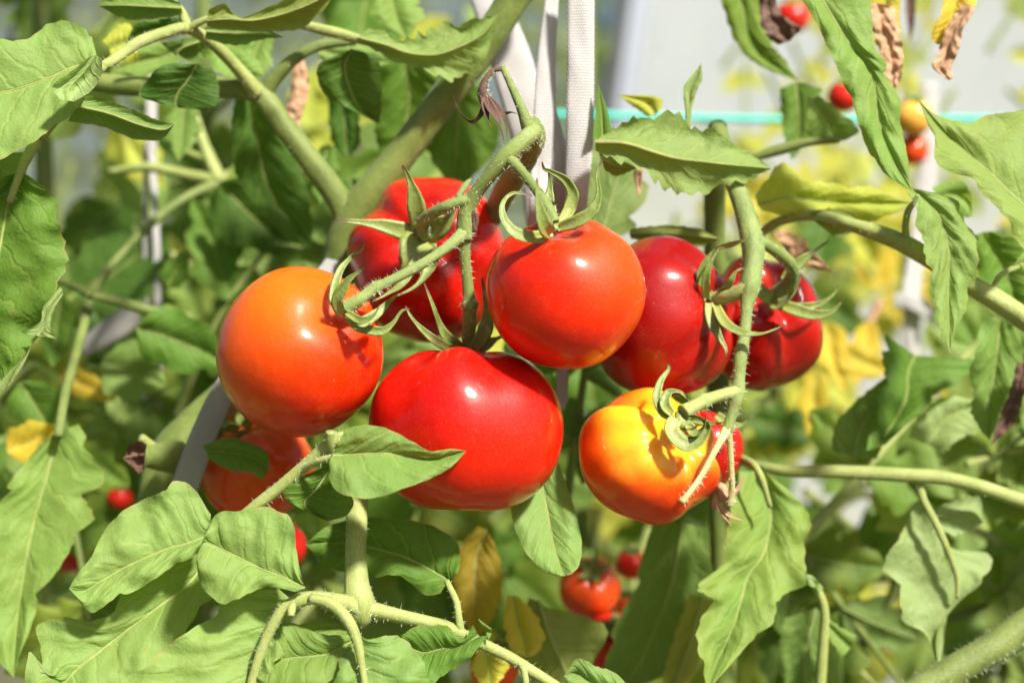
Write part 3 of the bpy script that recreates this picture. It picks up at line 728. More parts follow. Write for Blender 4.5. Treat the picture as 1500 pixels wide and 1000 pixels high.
# ------------------------------------------------------------------ right truss (plant B) and its tomatoes
tube(plantB, [(1072, 255, 36, 14), (1084, 290, 31, 14), (1096, 330, 25, 16), (1103, 362, 20, 17), (1102, 392, 16, 15), (1098, 420, 12, 16), (1094, 450, 9, 9), (1090, 490, 5, 8.5), (1085, 520, 2, 10), (1082, 550, 0, 9), (1080, 575, -2, 11), (1074, 600, -4, 8), (1064, 632, -6, 8)], M_TRUSS, 14, 'truss_stalk', hairs=1.5)
tube(plantB, [(1072, 258, 36, 14), (1060, 225, 48, 14), (1050, 190, 70, 14), (1047, 300, 100, 16), (1050, 500, 112, 17), (1060, 900, 112, 18), (1060, 1500, 110, 20), (1060, 2300, 110, 22)], M_STEM, 12, 'main_stem')
tube(plantB, [(1098, 420, 11, 12), (1085, 426, 12, 11), (1065, 434, 16, 11), (1045, 439, 23, 12)], M_PALE, 12, 'pedicel', hairs=1.2)
tube(plantB, [(1104, 352, 20, 11), (1122, 358, 22, 9), (1145, 374, 28, 9.5), (1161, 394, 36, 10), (1156, 415, 44, 11), (1137, 432, 50, 12)], M_TRUSS, 12, 'pedicel', hairs=1.2)
tube(plantB, [(1081, 573, -2, 10), (1062, 577, -5, 9), (1040, 584, -8, 9.5), (1030, 588, -10, 12), (1022, 592, -12, 10), (1000, 604, -16, 12)], M_PALE, 12, 'pedicel', hairs=1.2)
tube(plantB, [(1064, 630, -6, 8), (1050, 655, -12, 5), (1030, 692, -17, 4.5), (1012, 718, -20, 4.5), (998, 736, -21, 5.5)], M_STRAW, 10, 'truss_stalk', hairs=1.5)
tube(plantB, [(1064, 630, -6, 8), (1069, 652, -4, 5), (1071, 690, -2, 4.5), (1072, 718, 0, 4.5), (1068, 740, 2, 5)], M_STRAW, 10, 'truss_stalk', hairs=1.5)
tube(plantB, [(1072, 738, 4, 4), (1060, 728, 6, 8), (1055, 715, 8, 10), (1050, 728, 9, 9), (1046, 745, 9, 4)], M_TAN, 9, 'withered_bud', label='tan withered bud at the truss end')
bud = plantB.children[-1]
for pts, w in (([(1062, 738, 4), (1075, 722, 3), (1086, 706, 2), (1092, 695, 2)], 4), ([(1055, 740, 5), (1065, 752, 4), (1077, 758, 4), (1090, 762, 4)], 3.5), ([(1050, 738, 6), (1060, 755, 4), (1072, 770, 5)], 3)):
    sepal(bud, pts, w, 'withered_sepal', mat=M_TAN)
T_dk = mt('tomato_skin_deep_red', (0.20, 0.0015, 0.0015), (0.30, 0.004, 0.002), (0.5, -0.5, -0.5), -0.1, 0.9, speck=0.2)
T_rd6 = mt('tomato_skin_scarlet', (0.32, 0.004, 0.002), (0.24, 0.002, 0.002), (0.1, 0, -1), 0.0, 1.0, (0.55, 0.06, 0.003), (-0.1, -0.75, 0.55), 0.68, 0.95, speck=0.2)
T_yel = mt('tomato_skin_yellow_shoulder', (0.64, 0.075, 0.002), (0.58, 0.018, 0.001), (0.1, 0.0, -1), -0.15, 0.85, (0.85, 0.48, 0.018), (0.20, -0.72, 0.60), 0.26, 0.76)
tomato('deep red ribbed tomato with its calyx turned sideways to the truss', 968, 466, 42, 114, (0.80, 0.20, 0.50), T_dk, flat=0.92, nl=5, lamp=0.03, dent=0.22, ph=0.3, seedn=31, sz=1.03, hub=(1044, 438, 22, 11), creases=((4.9, 0.2, 0.09), (1.3, 0.2, 0.05), (5.6, 0.14, 0.04)),
       sepals=[([(1036, 438, 20), (1027, 415, 16), (1030, 390, 14), (1042, 370, 13), (1053, 361, 12)], 7), ([(1034, 436, 17), (1034, 405, 10), (1044, 378, 8), (1056, 360, 8)], 5), ([(1052, 362, 11), (1068, 359, 8), (1084, 354, 4), (1097, 349, 2), (1099, 341, 2)], 3.2),
               ([(1038, 444, 18), (1042, 470, 13), (1052, 492, 11), (1063, 510, 9), (1064, 522, 8)], 6.5), ([(1048, 446, 18), (1062, 474, 6), (1085, 488, -2), (1112, 490, -5), (1135, 483, -6), (1152, 474, -6)], 6.5), ([(1052, 432, 20), (1068, 415, 12), (1078, 398, 10), (1090, 392, 10)], 4.5)])
tomato('scarlet lobed tomato behind the green truss at the right end', 1118, 474, 78, 88, (0.10, 0.42, 0.88), T_rd6, flat=0.95, nl=5, lamp=0.045, dent=0.26, ph=2.0, seedn=41, sz=1.12, hub=(1133, 436, 51, 13), creases=((0.9, 0.2, 0.08), (3.4, 0.22, 0.09), (5.0, 0.2, 0.06)),
       sepals=[([(1130, 442, 48), (1142, 448, 42), (1160, 434, 38), (1170, 415, 36), (1174, 398, 35)], 8), ([(1136, 444, 48), (1158, 452, 42), (1190, 461, 38), (1215, 458, 36), (1228, 448, 35), (1237, 436, 34)], 7.5), ([(1148, 410, 46), (1170, 385, 44), (1190, 370, 44), (1214, 352, 44)], 7),
               ([(1130, 440, 48), (1116, 428, 44), (1108, 412, 42), (1112, 395, 42)], 8), ([(1135, 446, 47), (1165, 450, 44), (1200, 445, 44), (1222, 430, 44), (1228, 418, 44)], 5)])
tomato('small orange tomato with yellow ribbed shoulders hanging below the deep red one', 950, 668, 10, 104, (0.46, 0.42, 0.76), T_yel, flat=0.84, nl=6, lamp=0.05, dent=0.24, ph=0.6, seedn=51, sz=0.95, sx=1.02, hub=(1000, 616, -15, 15), creases=((3.9, 0.17, 0.09), (2.6, 0.17, 0.08), (5.0, 0.2, 0.08), (1.2, 0.2, 0.05)),
       sepals=[([(985, 612, -16), (970, 602, -16), (962, 582, -16), (968, 558, -12), (979, 542, -10), (978, 534, -10), (971, 537, -11)], 5.5), ([(984, 606, -17), (974, 592, -17), (980, 575, -15), (996, 574, -16), (1006, 584, -17)], 6.5),
               ([(990, 612, -18), (983, 632, -21), (1003, 652, -22), (1026, 645, -22), (1037, 624, -22), (1024, 610, -24), (1006, 608, -25)], 10), ([(1008, 622, -18), (1020, 636, -22), (1032, 625, -24), (1035, 605, -24)], 7), ([(1004, 606, -16), (1020, 615, -8), (1045, 620, 0), (1060, 618, 4)], 5)])
tomato('small red tomato half hidden behind the orange one with yellow shoulders', 1034, 660, 62, 54, (0.3, 0.8, 0.2), T_rd6, flat=1.0, nl=4, lamp=0.02, seedn=61, sz=1.1, sepals=[([(1050, 608, 40), (1068, 622, 36), (1086, 622, 35), (1098, 612, 34)], 6)])

# ------------------------------------------------------------------ tapes and cords
strap('tie_tape', [(700, -40, 95, 24, 10), (728, 30, 95, 28, 5), (752, 100, 94, 31, 0), (768, 170, 92, 28, -10), (780, 240, 90, 22, -25), (788, 330, 90, 20, -30)], 'wide white knitted tie tape passing behind the thick stem', group=None)
strap('tie_tape', [(812, -40, 50, 9, 20), (807, 20, 48, 11, 15), (800, 100, 45, 14, 8), (798, 180, 42, 17, 4), (793, 240, 43, 15, 0), (786, 300, 42, 11, 0), (780, 380, 60, 10, 0)], 'narrow white tie tape, middle one of three above the cluster')
strap('tie_tape', [(851, -40, 34, 20, 0), (851, 60, 34, 20, 2), (850, 150, 34, 20, 0), (848, 220, 35, 20, -4), (844, 280, 38, 18, -8), (842, 330, 50, 16, -8), (845, 400, 60, 16, 0)], 'broad white tie tape hanging straight beside the jagged green leaf')
strap('tie_tape', [(805, 150, 46, 10, 50), (818, 200, 44, 9, 20), (822, 240, 44, 10, -10), (818, 290, 50, 12, -30), (822, 340, 66, 12, 0), (824, 560, 66, 9, 0), (818, 600, 66, 8, 0)], 'twisted loose end of white tape between the two hanging tapes')
strap('tie_tape', [(500, 360, 100, 12, 0), (478, 400, 62, 14, 10), (440, 440, 55, 16, 10), (385, 495, 50, 17, 5), (336, 560, 46, 18, 0), (305, 620, 44, 19, 0), (278, 690, 43, 20, 0), (255, 760, 46, 20, 5), (235, 830, 55, 18, 0)], 'weathered grey tie tape slung along the thick lower stem', mat=M_STRAPG)
strap('tie_tape', [(224, -20, 222, 6.5, 0), (222, 120, 222, 7.5, 10), (221, 220, 222, 7.5, 0), (222, 205, 222, 6, 30), (230, 380, 222, 5, 0), (231, 470, 222, 5, 0), (232, 600, 222, 5, 0)], 'far narrow white tape hanging behind the left leaves')
strap('tie_tape', [(218, 250, 228, 5, 0), (214, 222, 228, 4, 0), (213, 450, 228, 4.5, 0), (212, 600, 228, 4, 0)], 'far thin grey cord hanging alongside the narrow white tape', mat=M_STRAPG)
strap('tie_tape', [(212, 452, 205, 14, 10), (185, 468, 203, 18, 0), (150, 492, 202, 17, 0), (120, 512, 205, 13, 0)], 'far slack white tape sagging under the left stalks', mat=M_STRAPG)
strap('tie_tape', [(1362, 120, 300, 13, 0), (1362, 200, 300, 13, 5), (1358, 260, 300, 14, 0), (1350, 330, 298, 14, 10), (1340, 400, 296, 15, 20), (1336, 440, 294, 14, 10), (1338, 540, 300, 10, 0)], 'far white tape hanging behind the jagged hanging leaf')
strap('tie_tape', [(1310, 442, 290, 11, 0), (1335, 440, 288, 14, 0), (1362, 456, 290, 12, 10), (1375, 470, 294, 9, 0)], 'far white tape knot wrapped round the pale withered stalk')
cp = [(855, 169, 430, 5.5), (1000, 173, 430, 5.2), (1200, 176, 432, 5.6), (1400, 175, 430, 5.5), (1700, 176, 430, 5.5)]
cord = tube(None, [(775, 168, 430, 5.5)] + cp, M_TEAL, 10, 'support_cord'); tag(cord, 'bright teal plastic support cord stretched level behind the plants', 'cord')

# ------------------------------------------------------------------ hand placed leaves, upper left
A = plantA
leaf(A, [(142, 84, 140, 95, 136, 112), (126, 42, 110, 98, 116, 152), (85, 34, 70, 115, 76, 190), (30, 57, 20, 132, 30, 216), (-30, 68, -40, 142, -30, 232), (-110, 150)], D=-8, gx=2, gy=11, pig='l', teeth=3, wave=2.2, lobe=8, nlobe=2.6, seed=1)
leaf(A, [(130, 84, 140, 81, 149, 86), (103, 106, 122, 108, 149, 108), (77, 126, 102, 128, 134, 133), (88, 146, 98, 147, 108, 149)], D=-24, gx=6, gy=4, fold=-3, arch=4, pig='p', under=True, teeth=1, seed=2, rib=0)
leaf(A, [(120, 136, 110, 155, 100, 178), (160, 148, 158, 166, 150, 186), (205, 165, 205, 183, 198, 204), (236, 178, 238, 190, 236, 204), (256, 182)], D=5, gx=5, gy=-14, pig='g', under=True, seed=3, teeth=2)
leaf(A, [(278, 94, 288, 94, 298, 97), (240, 95, 275, 118, 313, 105), (214, 120, 262, 134, 321, 130), (204, 140, 257, 149, 319, 152), (228, 150, 260, 158, 300, 162)], D=40, gx=4, gy=-10, pig='d', seed=4, teeth=2)
leaf(A, [(264, 4, 266, 12, 268, 20), (225, -12, 225, 10, 225, 31), (190, -14, 185, 8, 180, 27), (155, -6, 160, 8, 166, 21), (144, 8)], D=35, gy=-12, pig='g', under=True, seed=5)
leaf(A, [(276, 28, 277, 40, 275, 50), (236, 26, 238, 42, 240, 56), (200, 36, 205, 48, 212, 62), (184, 64)], D=52, gy=-10, pig='d', seed=6)
leaf(A, [(284, 54, 296, 60, 306, 63), (252, 62, 268, 70, 300, 86), (238, 66, 260, 82, 292, 93), (278, 93)], D=58, gy=-12, pig='g', under=True, seed=7)
leaf(A, [(306, 14, 303, 30, 303, 39), (330, 6, 335, 28, 335, 44), (350, 27, 370, 30, 375, 47), (395, 10, 410, 22, 410, 46), (430, -6, 445, 10, 445, 40), (462, -16, 472, -3, 478, 10), (492, -16)], D=28, gy=-16, gx=3, pig='o', under=True, seed=8, teeth=2, wave=1)
leaf(A, [(300, 40, 302, 46, 300, 57), (340, 38, 345, 50, 345, 67), (385, 42, 385, 50, 385, 58), (416, 55)], D=36, gy=-14, pig='g', under=True, seed=9)
leaf(A, [(302, 60, 306, 64, 312, 64), (300, 80, 330, 88, 352, 72), (326, 110, 355, 108, 378, 90), (388, 112)], D=80, gy=6, pig='m', seed=10)
leaf(A, [(526, 47, 528, 56, 532, 64), (560, 45, 566, 66, 576, 89), (590, 60, 600, 78, 614, 100), (620, 47, 640, 80, 655, 115), (656, 35, 675, 68, 690, 108), (696, 29, 705, 52, 711, 86), (730, 21)], D=48, gx=1, gy=-3, pig='m', under=True, lobe=6, nlobe=3.6, seed=11, teeth=13, fold=4)
leaf(A, [(500, 78, 515, 72, 532, 76), (466, 96, 505, 100, 553, 84), (469, 126, 515, 136, 559, 112), (488, 147, 530, 162, 559, 150), (556, 182)], D=62, gy=-13, gx=4, pig='d', seed=12, teeth=2)
leaf(A, [(345, 138, 365, 140, 386, 152), (339, 190, 375, 190, 416, 200), (344, 250, 385, 250, 442, 250), (365, 290, 400, 288, 452, 292), (400, 326, 426, 322, 458, 332), (456, 366)], D=105, gy=-10, pig='d', seed=13)
leaf(A, [(560, 80, 590, 84, 640, 100), (545, 130, 600, 140, 660, 150), (548, 185, 590, 195, 640, 205), (556, 225, 575, 235, 600, 238), (565, 262)], D=125, gy=-12, pig='g', seed=14)
leaf(A, [(640, 110, 665, 105, 705, 120), (630, 170, 672, 165, 730, 175), (625, 215, 668, 220, 725, 222), (650, 262, 668, 262, 690, 262), (672, 286)], D=130, gy=-6, gx=4, pig='g', seed=15)
leaf(A, [(480, 125, 500, 130, 520, 140), (482, 180, 505, 185, 528, 190), (490, 215, 508, 218, 525, 215), (510, 232)], D=135, gy=-10, pig='d', seed=16)
leaf(A, [(495, 268, 512, 262, 535, 262), (505, 282, 520, 280, 536, 272), (528, 288)], D=120, gy=-10, pig='d', seed=17)
leaf(A, [(268, 60, 276, 66, 280, 74), (236, 62, 240, 84, 246, 104), (200, 70, 200, 92, 206, 112), (168, 92, 176, 100, 184, 108), (160, 110)], D=92, gy=4, gx=4, pig='m', seed=90, lobe=8, nlobe=3)
leaf(A, [(392, 20, 400, 30, 402, 44), (366, 44, 380, 62, 398, 76), (350, 70, 372, 88, 396, 100), (372, 122)], D=96, gy=6, gx=4, pig='m', seed=91, lobe=8, nlobe=3)
leaf(A, [(470, 66, 468, 74, 464, 82), (500, 62, 496, 80, 484, 96), (540, 66, 536, 86, 522, 106), (572, 92)], D=100, gy=4, gx=2, pig='l', seed=92, lobe=8, nlobe=3)
leaf(A, [(560, -20, 570, -24, 590, -20), (545, 10, 575, 6, 612, 4), (556, 36, 584, 34, 618, 26), (596, 58)], D=110, gy=8, gx=4, pig='m', seed=93, lobe=9, nlobe=3)
leaf(A, [(262, 150, 270, 146, 282, 150), (244, 178, 268, 176, 292, 180), (246, 208, 266, 208, 288, 204), (262, 236)], D=130, gy=8, gx=4, pig='m', seed=94, lobe=9, nlobe=3)
leaf(A, [(470, 215, 480, 212, 492, 216), (452, 246, 474, 248, 496, 244), (456, 274, 474, 276, 490, 268), (470, 300)], D=125, gy=6, gx=4, pig='g', seed=95, lobe=9, nlobe=3)
# withered tan leaf hanging by the fork
leaf(A, [(430, 88, 437, 86, 446, 90), (428, 115, 440, 116, 452, 118), (424, 145, 438, 148, 450, 145), (417, 165, 430, 168, 444, 165), (426, 184, 432, 184, 438, 182)], D=108, gy=3, fold=-4, mat=M_TAN, name='withered_leaf', crump=1.6, teeth=1, rib=0, seed=18, label='tan rolled withered leaf hanging by the stem fork')
# left big dark leaf and its curls
leaf(A, [(8, 258, 25, 254, 42, 257), (-40, 300, 12, 296, 77, 291), (-70, 360, 2, 352, 91, 345), (-82, 420, -8, 412, 94, 396), (-70, 480, -12, 470, 70, 458), (-50, 540, -10, 520, 40, 516), (5, 570)], D=0, gx=2, gy=1, pig='g', lobe=9, nlobe=3.4, seed=20, wave=4.0, teeth=7, quilt=0.9, fold=5)
leaf(A, [(88, 420, 92, 425, 92, 432), (64, 448, 72, 450, 80, 452), (58, 472, 66, 476, 74, 478), (30, 486, 55, 492, 85, 496)], D=-6, gx=8, pig='p', under=True, seed=21, rib=0, teeth=2, arch=3)
leaf(A, [(-20, 230, 0, 225, 46, 222), (-30, 250, 0, 245, 42, 240), (-30, 272, -5, 275, 30, 270), (-10, 300)], D=6, gy=8, pig='l', seed=22)
leaf(A, [(38, 520, 42, 512, 46, 508), (12, 545, 22, 540, 34, 534), (-10, 570, 5, 572, 16, 562)], D=-5, pig='p', under=True, seed=23, rib=0, teeth=1)
tube(A, [(55, 205, 6, 7), (40, 230, 2, 8), (28, 258, 0, 6), (14, 296, 2, 5)], M_PALE, 10, 'leaf_stalk', hairs=0.4)
tube(A, [(150, 95, 5, 8), (100, 150, 12, 8), (60, 200, 6, 8)], M_PALE, 10, 'leaf_stalk')
leaf(A, [(165, 95, 160, 70, 150, 60), (200, 90, 190, 60, 175, 36), (200, 60, 198, 48, 190, 35)], D=70, gy=8, pig='y', seed=24)

# ------------------------------------------------------------------ hand placed leaves, lower left (compound leaf in focus)
tube(A, [(505, 640, -30, 10), (490, 645, -30, 10), (470, 661, -28, 9.5), (440, 687, -26, 9), (405, 717, -25, 9), (370, 744, -24, 8.5), (335, 775, -22, 8), (300, 805, -18, 7)], M_PALE, 14, 'leaf_stalk', hairs=0.8)
tube(A, [(484, 664, -28, 7), (483, 648, -33, 6), (484, 632, -35, 7)], M_PALE, 10, 'leaf_stalk', hairs=0.5)
tube(A, [(440, 690, -26, 6), (465, 676, -33, 5.5), (488, 669, -36, 5)], M_PALE, 10, 'leaf_stalk', hairs=0.5)
leaf(A, [(506, 628, 486, 668, 482, 676), (532, 622, 526, 665, 490, 716), (566, 627, 566, 664, 538, 730), (602, 645, 606, 669, 595, 714), (630, 660, 640, 671, 638, 697), (660, 657, 664, 664, 664, 681), (683, 660)], D=-44, gx=3, gy=11, pig='m', fold=5, seed=30, teeth=1.5, wave=2.0, nu=56, nv=14)
leaf(A, [(474, 684, 486, 681, 497, 690), (438, 700, 465, 714, 508, 714), (416, 716, 446, 735, 518, 735), (424, 736, 456, 751, 508, 754), (480, 763)], D=-24, gy=6, pig='g', seed=31, teeth=1.5)
tube(A, [(532, 640, 30, 14), (527, 700, 12, 14.5), (523, 750, -4, 15), (521, 800, -14, 15), (522, 850, -20, 17), (526, 880, -22, 22), (528, 900, -22, 20), (528, 915, -20, 10)], M_PALE, 16, 'leaf_stalk', hairs=0.8)
tube(A, [(530, 892, -24, 15), (505, 882, -27, 12), (475, 876, -30, 10), (445, 877, -32, 10), (418, 890, -33, 9), (396, 922, -34, 8), (378, 965, -35, 7), (360, 1030, -36, 6)], M_PALE, 14, 'leaf_stalk', hairs=0.8)
tube(A, [(455, 876, -33, 8), (485, 884, -36, 9), (507, 905, -38, 9), (522, 935, -40, 7.5), (530, 975, -41, 5.5), (538, 1030, -42, 4)], M_PALE, 14, 'leaf_stalk', hairs=0.7)
tube(A, [(430, 884, -36, 4), (427, 893, -38, 6), (426, 902, -39, 5)], M_PALE, 9, 'leaf_stalk')
tube(A, [(532, 890, -22, 15), (556, 895, -22, 12), (600, 905, -22, 10), (650, 918, -22, 10), (685, 933, -22, 9), (715, 946, -22, 8), (760, 970, -22, 8), (830, 1015, -22, 8)], M_PALE, 14, 'leaf_stalk', hairs=0.8)
tube(A, [(675, 928, -22, 7), (672, 905, -22, 5.5), (668, 880, -20, 5), (654, 850, -16, 4.5)], M_PALE, 10, 'leaf_stalk', hairs=0.5)
tube(A, [(752, 966, -22, 5), (765, 975, -24, 5), (770, 995, -26, 5), (772, 1020, -28, 4)], M_PALE, 10, 'leaf_stalk', hairs=0.5)
leaf(A, [(673, 836, 656, 850, 645, 869), (670, 795, 626, 832, 622, 870), (632, 769, 590, 815, 585, 843), (580, 758, 550, 803, 545, 845), (530, 759, 505, 795, 505, 838), (480, 770, 470, 795, 475, 827), (447, 797)], D=2, gx=-3, gy=10, pig='g', seed=32, teeth=2)
leaf(A, [(309, 753, 306, 785, 300, 802), (282, 716, 272, 797, 262, 826), (252, 708, 248, 803, 240, 838), (228, 722, 226, 812, 214, 852), (180, 752, 185, 830, 174, 876), (145, 792, 150, 850, 150, 888), (115, 838, 122, 865, 130, 892), (101, 862)], D=-20, gx=3, gy=12, pig='l', fold=2.5, lobe=13, nlobe=2.4, seed=33, teeth=2, nu=64, nv=16, wave=3.2, quilt=0.75)
leaf(A, [(296, 795, 306, 799, 314, 812), (250, 822, 281, 850, 312, 872), (190, 862, 226, 893, 275, 922), (138, 905, 170, 935, 226, 972), (96, 908, 145, 955, 198, 998), (52, 928, 115, 978, 176, 1015), (62, 985, 98, 995, 150, 1040), (45, 960, 80, 1010, 132, 1055), (30, 1065)], D=-17, gx=4, gy=12, pig='l', fold=3.5, lobe=20, nlobe=3, seed=34, teeth=4, nu=64, nv=16, wave=3.2, quilt=0.75, rib=3.2)
leaf(A, [(441, 842, 446, 861, 432, 866), (434, 806, 412, 845, 405, 860), (426, 763, 376, 830, 375, 865), (396, 741, 346, 815, 345, 876), (350, 749, 320, 802, 318, 882), (313, 757, 300, 795, 294, 855), (287, 816)], D=-36, gx=2, gy=8, pig='l', fold=3, lobe=6, nlobe=2.2, seed=35, teeth=2, nu=64, nv=16, wave=3.2, quilt=0.75)
leaf(A, [(406, 860, 432, 882, 441, 890), (350, 870, 406, 906, 427, 906), (290, 914, 386, 946, 414, 948), (233, 962, 369, 990, 407, 988), (178, 1012, 356, 1042, 400, 1044), (330, 1105)], D=-34, gx=4, gy=10, pig='l', fold=4, lobe=15, nlobe=3, seed=36, teeth=2, nu=64, nv=16, wave=3.2, quilt=0.75, rib=3.5)
leaf(A, [(516, 929, 518, 938, 516, 949), (470, 928, 476, 958, 506, 978), (430, 912, 430, 963, 470, 1004), (400, 917, 395, 970, 412, 1024), (374, 990)], D=-33, gy=12, pig='m', seed=37, teeth=2)
leaf(A, [(500, 912, 506, 918, 510, 928), (470, 905, 470, 922, 480, 938), (440, 915, 440, 930, 448, 940), (420, 930)], D=-22, gy=8, pig='m', seed=38)
leaf(A, [(517, 936, 527, 930, 541, 936), (500, 965, 532, 962, 586, 931), (489, 1002, 538, 1002, 620, 976), (500, 1042, 546, 1040, 626, 1015), (560, 1085)], D=-40, gy=13, gx=3, pig='l', lobe=8, nlobe=2.4, seed=39, teeth=3, nu=60, nv=16, wave=3.2, quilt=0.75)
leaf(A, [(692, 914, 702, 931, 716, 930), (678, 936, 672, 945, 686, 964), (650, 914, 645, 950, 650, 988), (616, 914, 618, 955, 626, 1002), (588, 930, 592, 940, 600, 958)], D=-28, gy=8, gx=-3, pig='g', seed=40, teeth=4, wave=2.5)
leaf(A, [(700, 905, 712, 925, 716, 938), (720, 920, 720, 926, 718, 934)], D=-26, pig='m', seed=41, rib=0)
leaf(A, [(950, 1040, 960, 1050, 955, 1070), (905, 988, 905, 1015, 910, 1050), (875, 976, 868, 1000, 870, 1030), (846, 964, 845, 985, 842, 1015), (826, 990)], D=-16, gy=10, pig='l', seed=42, teeth=2)
leaf(A, [(775, 660, 790, 655, 812, 662), (752, 722, 795, 715, 828, 705), (751, 762, 803, 755, 842, 746), (770, 808, 812, 800, 852, 792), (798, 836, 822, 832, 849, 826), (818, 843, 828, 843, 838, 840)], D=6, gy=21, gx=-2, pig='l', seed=43, teeth=1, fold=1.5)
# deeper leaves below the cluster
leaf(A, [(700, 770, 712, 775, 722, 790), (668, 810, 698, 815, 735, 830), (664, 860, 695, 865, 734, 870), (675, 905, 698, 910, 722, 905), (700, 935)], D=95, gy=-6, pig='t', yel=0.5, seed=44)
leaf(A, [(744, 872, 752, 872, 760, 874), (738, 905, 758, 908, 785, 900), (742, 938, 768, 938, 798, 930), (755, 955, 770, 957, 788, 955), (772, 962)], D=60, gy=4, pig='y', yel=0.9, seed=45)
leaf(A, [(700, 950, 712, 945, 726, 950), (690, 975, 715, 970, 745, 968), (700, 996, 718, 1000, 738, 990), (718, 1012)], D=40, gy=8, pig='y', yel=0.6, seed=46)
leaf(A, [(775, 875, 790, 880, 800, 890), (760, 930, 805, 930, 850, 900), (770, 985, 825, 975, 890, 925), (800, 1040, 845, 1030, 860, 990), (850, 1070)], D=80, gy=-4, pig='o', under=True, seed=47)

# ------------------------------------------------------------------ hand placed leaves, right
B = plantB; C = plantC
leaf(B, [(882, 198, 872, 208, 872, 222), (915, 181, 915, 210, 915, 238), (950, 170, 955, 222, 955, 258), (990, 168, 990, 232, 985, 283), (1016, 187, 1030, 237, 1030, 280), (1055, 196, 1065, 241, 1070, 270), (1096, 223, 1100, 244, 1105, 260), (1131, 247)], D=24, gy=0, gx=3, pig='m', under=True, lobe=10, nlobe=4, seed=50, teeth=13, fold=5, rib=3.5, nu=56, nv=14)
leaf(B, [(868, 202, 882, 202, 898, 196), (872, 176, 881, 172, 891, 166), (874, 150, 879, 148, 886, 150), (877, 124)], D=30, gx=8, pig='g', seed=51, teeth=2)
leaf(B, [(948, 170, 960, 168, 971, 158), (930, 158, 944, 149, 964, 142), (905, 139)], D=55, gy=5, pig='y', seed=52)
leaf(B, [(1003, 192, 1008, 192, 1012, 188), (1004, 165, 1009, 160, 1014, 158), (1001, 130, 1010, 135, 1022, 130), (1014, 110, 1020, 112, 1029, 116), (1027, 93)], D=28, pig='p', seed=53, teeth=3)
leaf(B, [(876, 222, 880, 232, 886, 250), (900, 230, 902, 244, 904, 258), (934, 246)], D=34, gy=-14, pig='o', under=True, seed=54)
leaf(B, [(930, 243, 936, 243, 942, 245), (929, 262, 936, 265, 941, 262), (937, 292)], D=60, mat=M_TAN, name='withered_leaf', crump=0.8, rib=0, seed=55)
leaf(B, [(924, 335, 922, 342, 924, 350), (970, 330, 972, 343, 970, 357), (1020, 334, 1022, 346, 1020, 362), (1056, 350)], D=58, gy=-10, pig='o', under=True, seed=56)
leaf(B, [(1066, 690, 1109, 690, 1130, 694), (1066, 730, 1128, 742, 1172, 735), (1069, 766, 1128, 772, 1185, 775), (1061, 815, 1118, 812, 1178, 822), (1024, 858, 1096, 842, 1172, 860), (1040, 874, 1086, 878, 1138, 880), (1026, 912, 1072, 922, 1126, 916), (1026, 960, 1056, 958, 1082, 958), (1036, 1012)], D=40, gx=5, gy=11, pig='m', yel=0.10, lobe=13, nlobe=4, seed=57, teeth=5, nu=66, nv=16, fold=9, wave=4.2, quilt=0.8)
tube(B, [(1040, 660, 80, 6), (1090, 672, 55, 6), (1112, 692, 42, 5), (1128, 742, 44, 4)], M_PALE, 10, 'leaf_stalk')
leaf(B, [(955, 768, 1000, 765, 1035, 772), (932, 850, 985, 850, 1044, 850), (902, 920, 960, 920, 1024, 922), (888, 970, 930, 982, 972, 992), (895, 1010)], D=110, gy=-10, pig='g', under=True, lobe=10, nlobe=3, seed=58, teeth=2)
leaf(B, [(1010, 870, 1030, 875, 1045, 880), (985, 940, 1010, 945, 1030, 945), (970, 1000, 985, 1010, 1000, 1020), (965, 1060)], D=100, gy=-8, pig='o', yel=0.4, under=True, seed=59)
leaf(C, [(1160, -20, 1190, -25, 1275, -25), (1200, 40, 1240, 58, 1279, 58), (1216, 80, 1262, 85, 1296, 90), (1233, 112, 1279, 110, 1298, 112), (1253, 167, 1284, 150, 1317, 145), (1274, 222, 1295, 203, 1322, 192), (1296, 254, 1318, 250, 1330, 240), (1335, 280)], D=18, gx=7, gy=6, pig='m', lobe=5, nlobe=4, seed=60, teeth=2.5, fold=3, arch=2.5, quilt=0.9, nu=60, nv=14)
leaf(C, [(1050, -20, 1080, -20, 1112, -20), (1077, 60, 1098, 55, 1128, 58), (1112, 96, 1126, 90, 1150, 88), (1170, 119)], D=120, gx=3, pig='g', seed=61, yel=0.1)
leaf(C, [(1560, 260, 1540, 335, 1500, 365), (1550, 180, 1510, 310, 1480, 334), (1512, 160, 1476, 280, 1456, 297), (1466, 169, 1441, 245, 1425, 267), (1416, 176, 1406, 215, 1378, 242), (1376, 172, 1376, 186, 1366, 200), (1344, 145)], D=20, gx=5, gy=11, pig='l', yel=0.08, lobe=11, nlobe=3.2, seed=62, teeth=2, nu=56, nv=14)
leaf(C, [(1330, 283, 1336, 276, 1350, 278), (1343, 306, 1368, 306, 1400, 295), (1346, 342, 1384, 340, 1418, 334), (1358, 372, 1390, 370, 1434, 358), (1362, 408, 1390, 405, 1427, 400), (1372, 448, 1389, 445, 1416, 446), (1378, 486, 1391, 485, 1402, 478), (1391, 518)], D=18, gx=5, gy=7, pig='l', lobe=10, nlobe=4.5, seed=63, teeth=4, quilt=0.9, nu=56, nv=14)
leaf(C, [(1365, 275, 1372, 290, 1370, 305), (1390, 266, 1398, 285, 1395, 305), (1418, 272, 1420, 295, 1408, 318), (1424, 318)], D=80, gy=5, pig='m', seed=64)
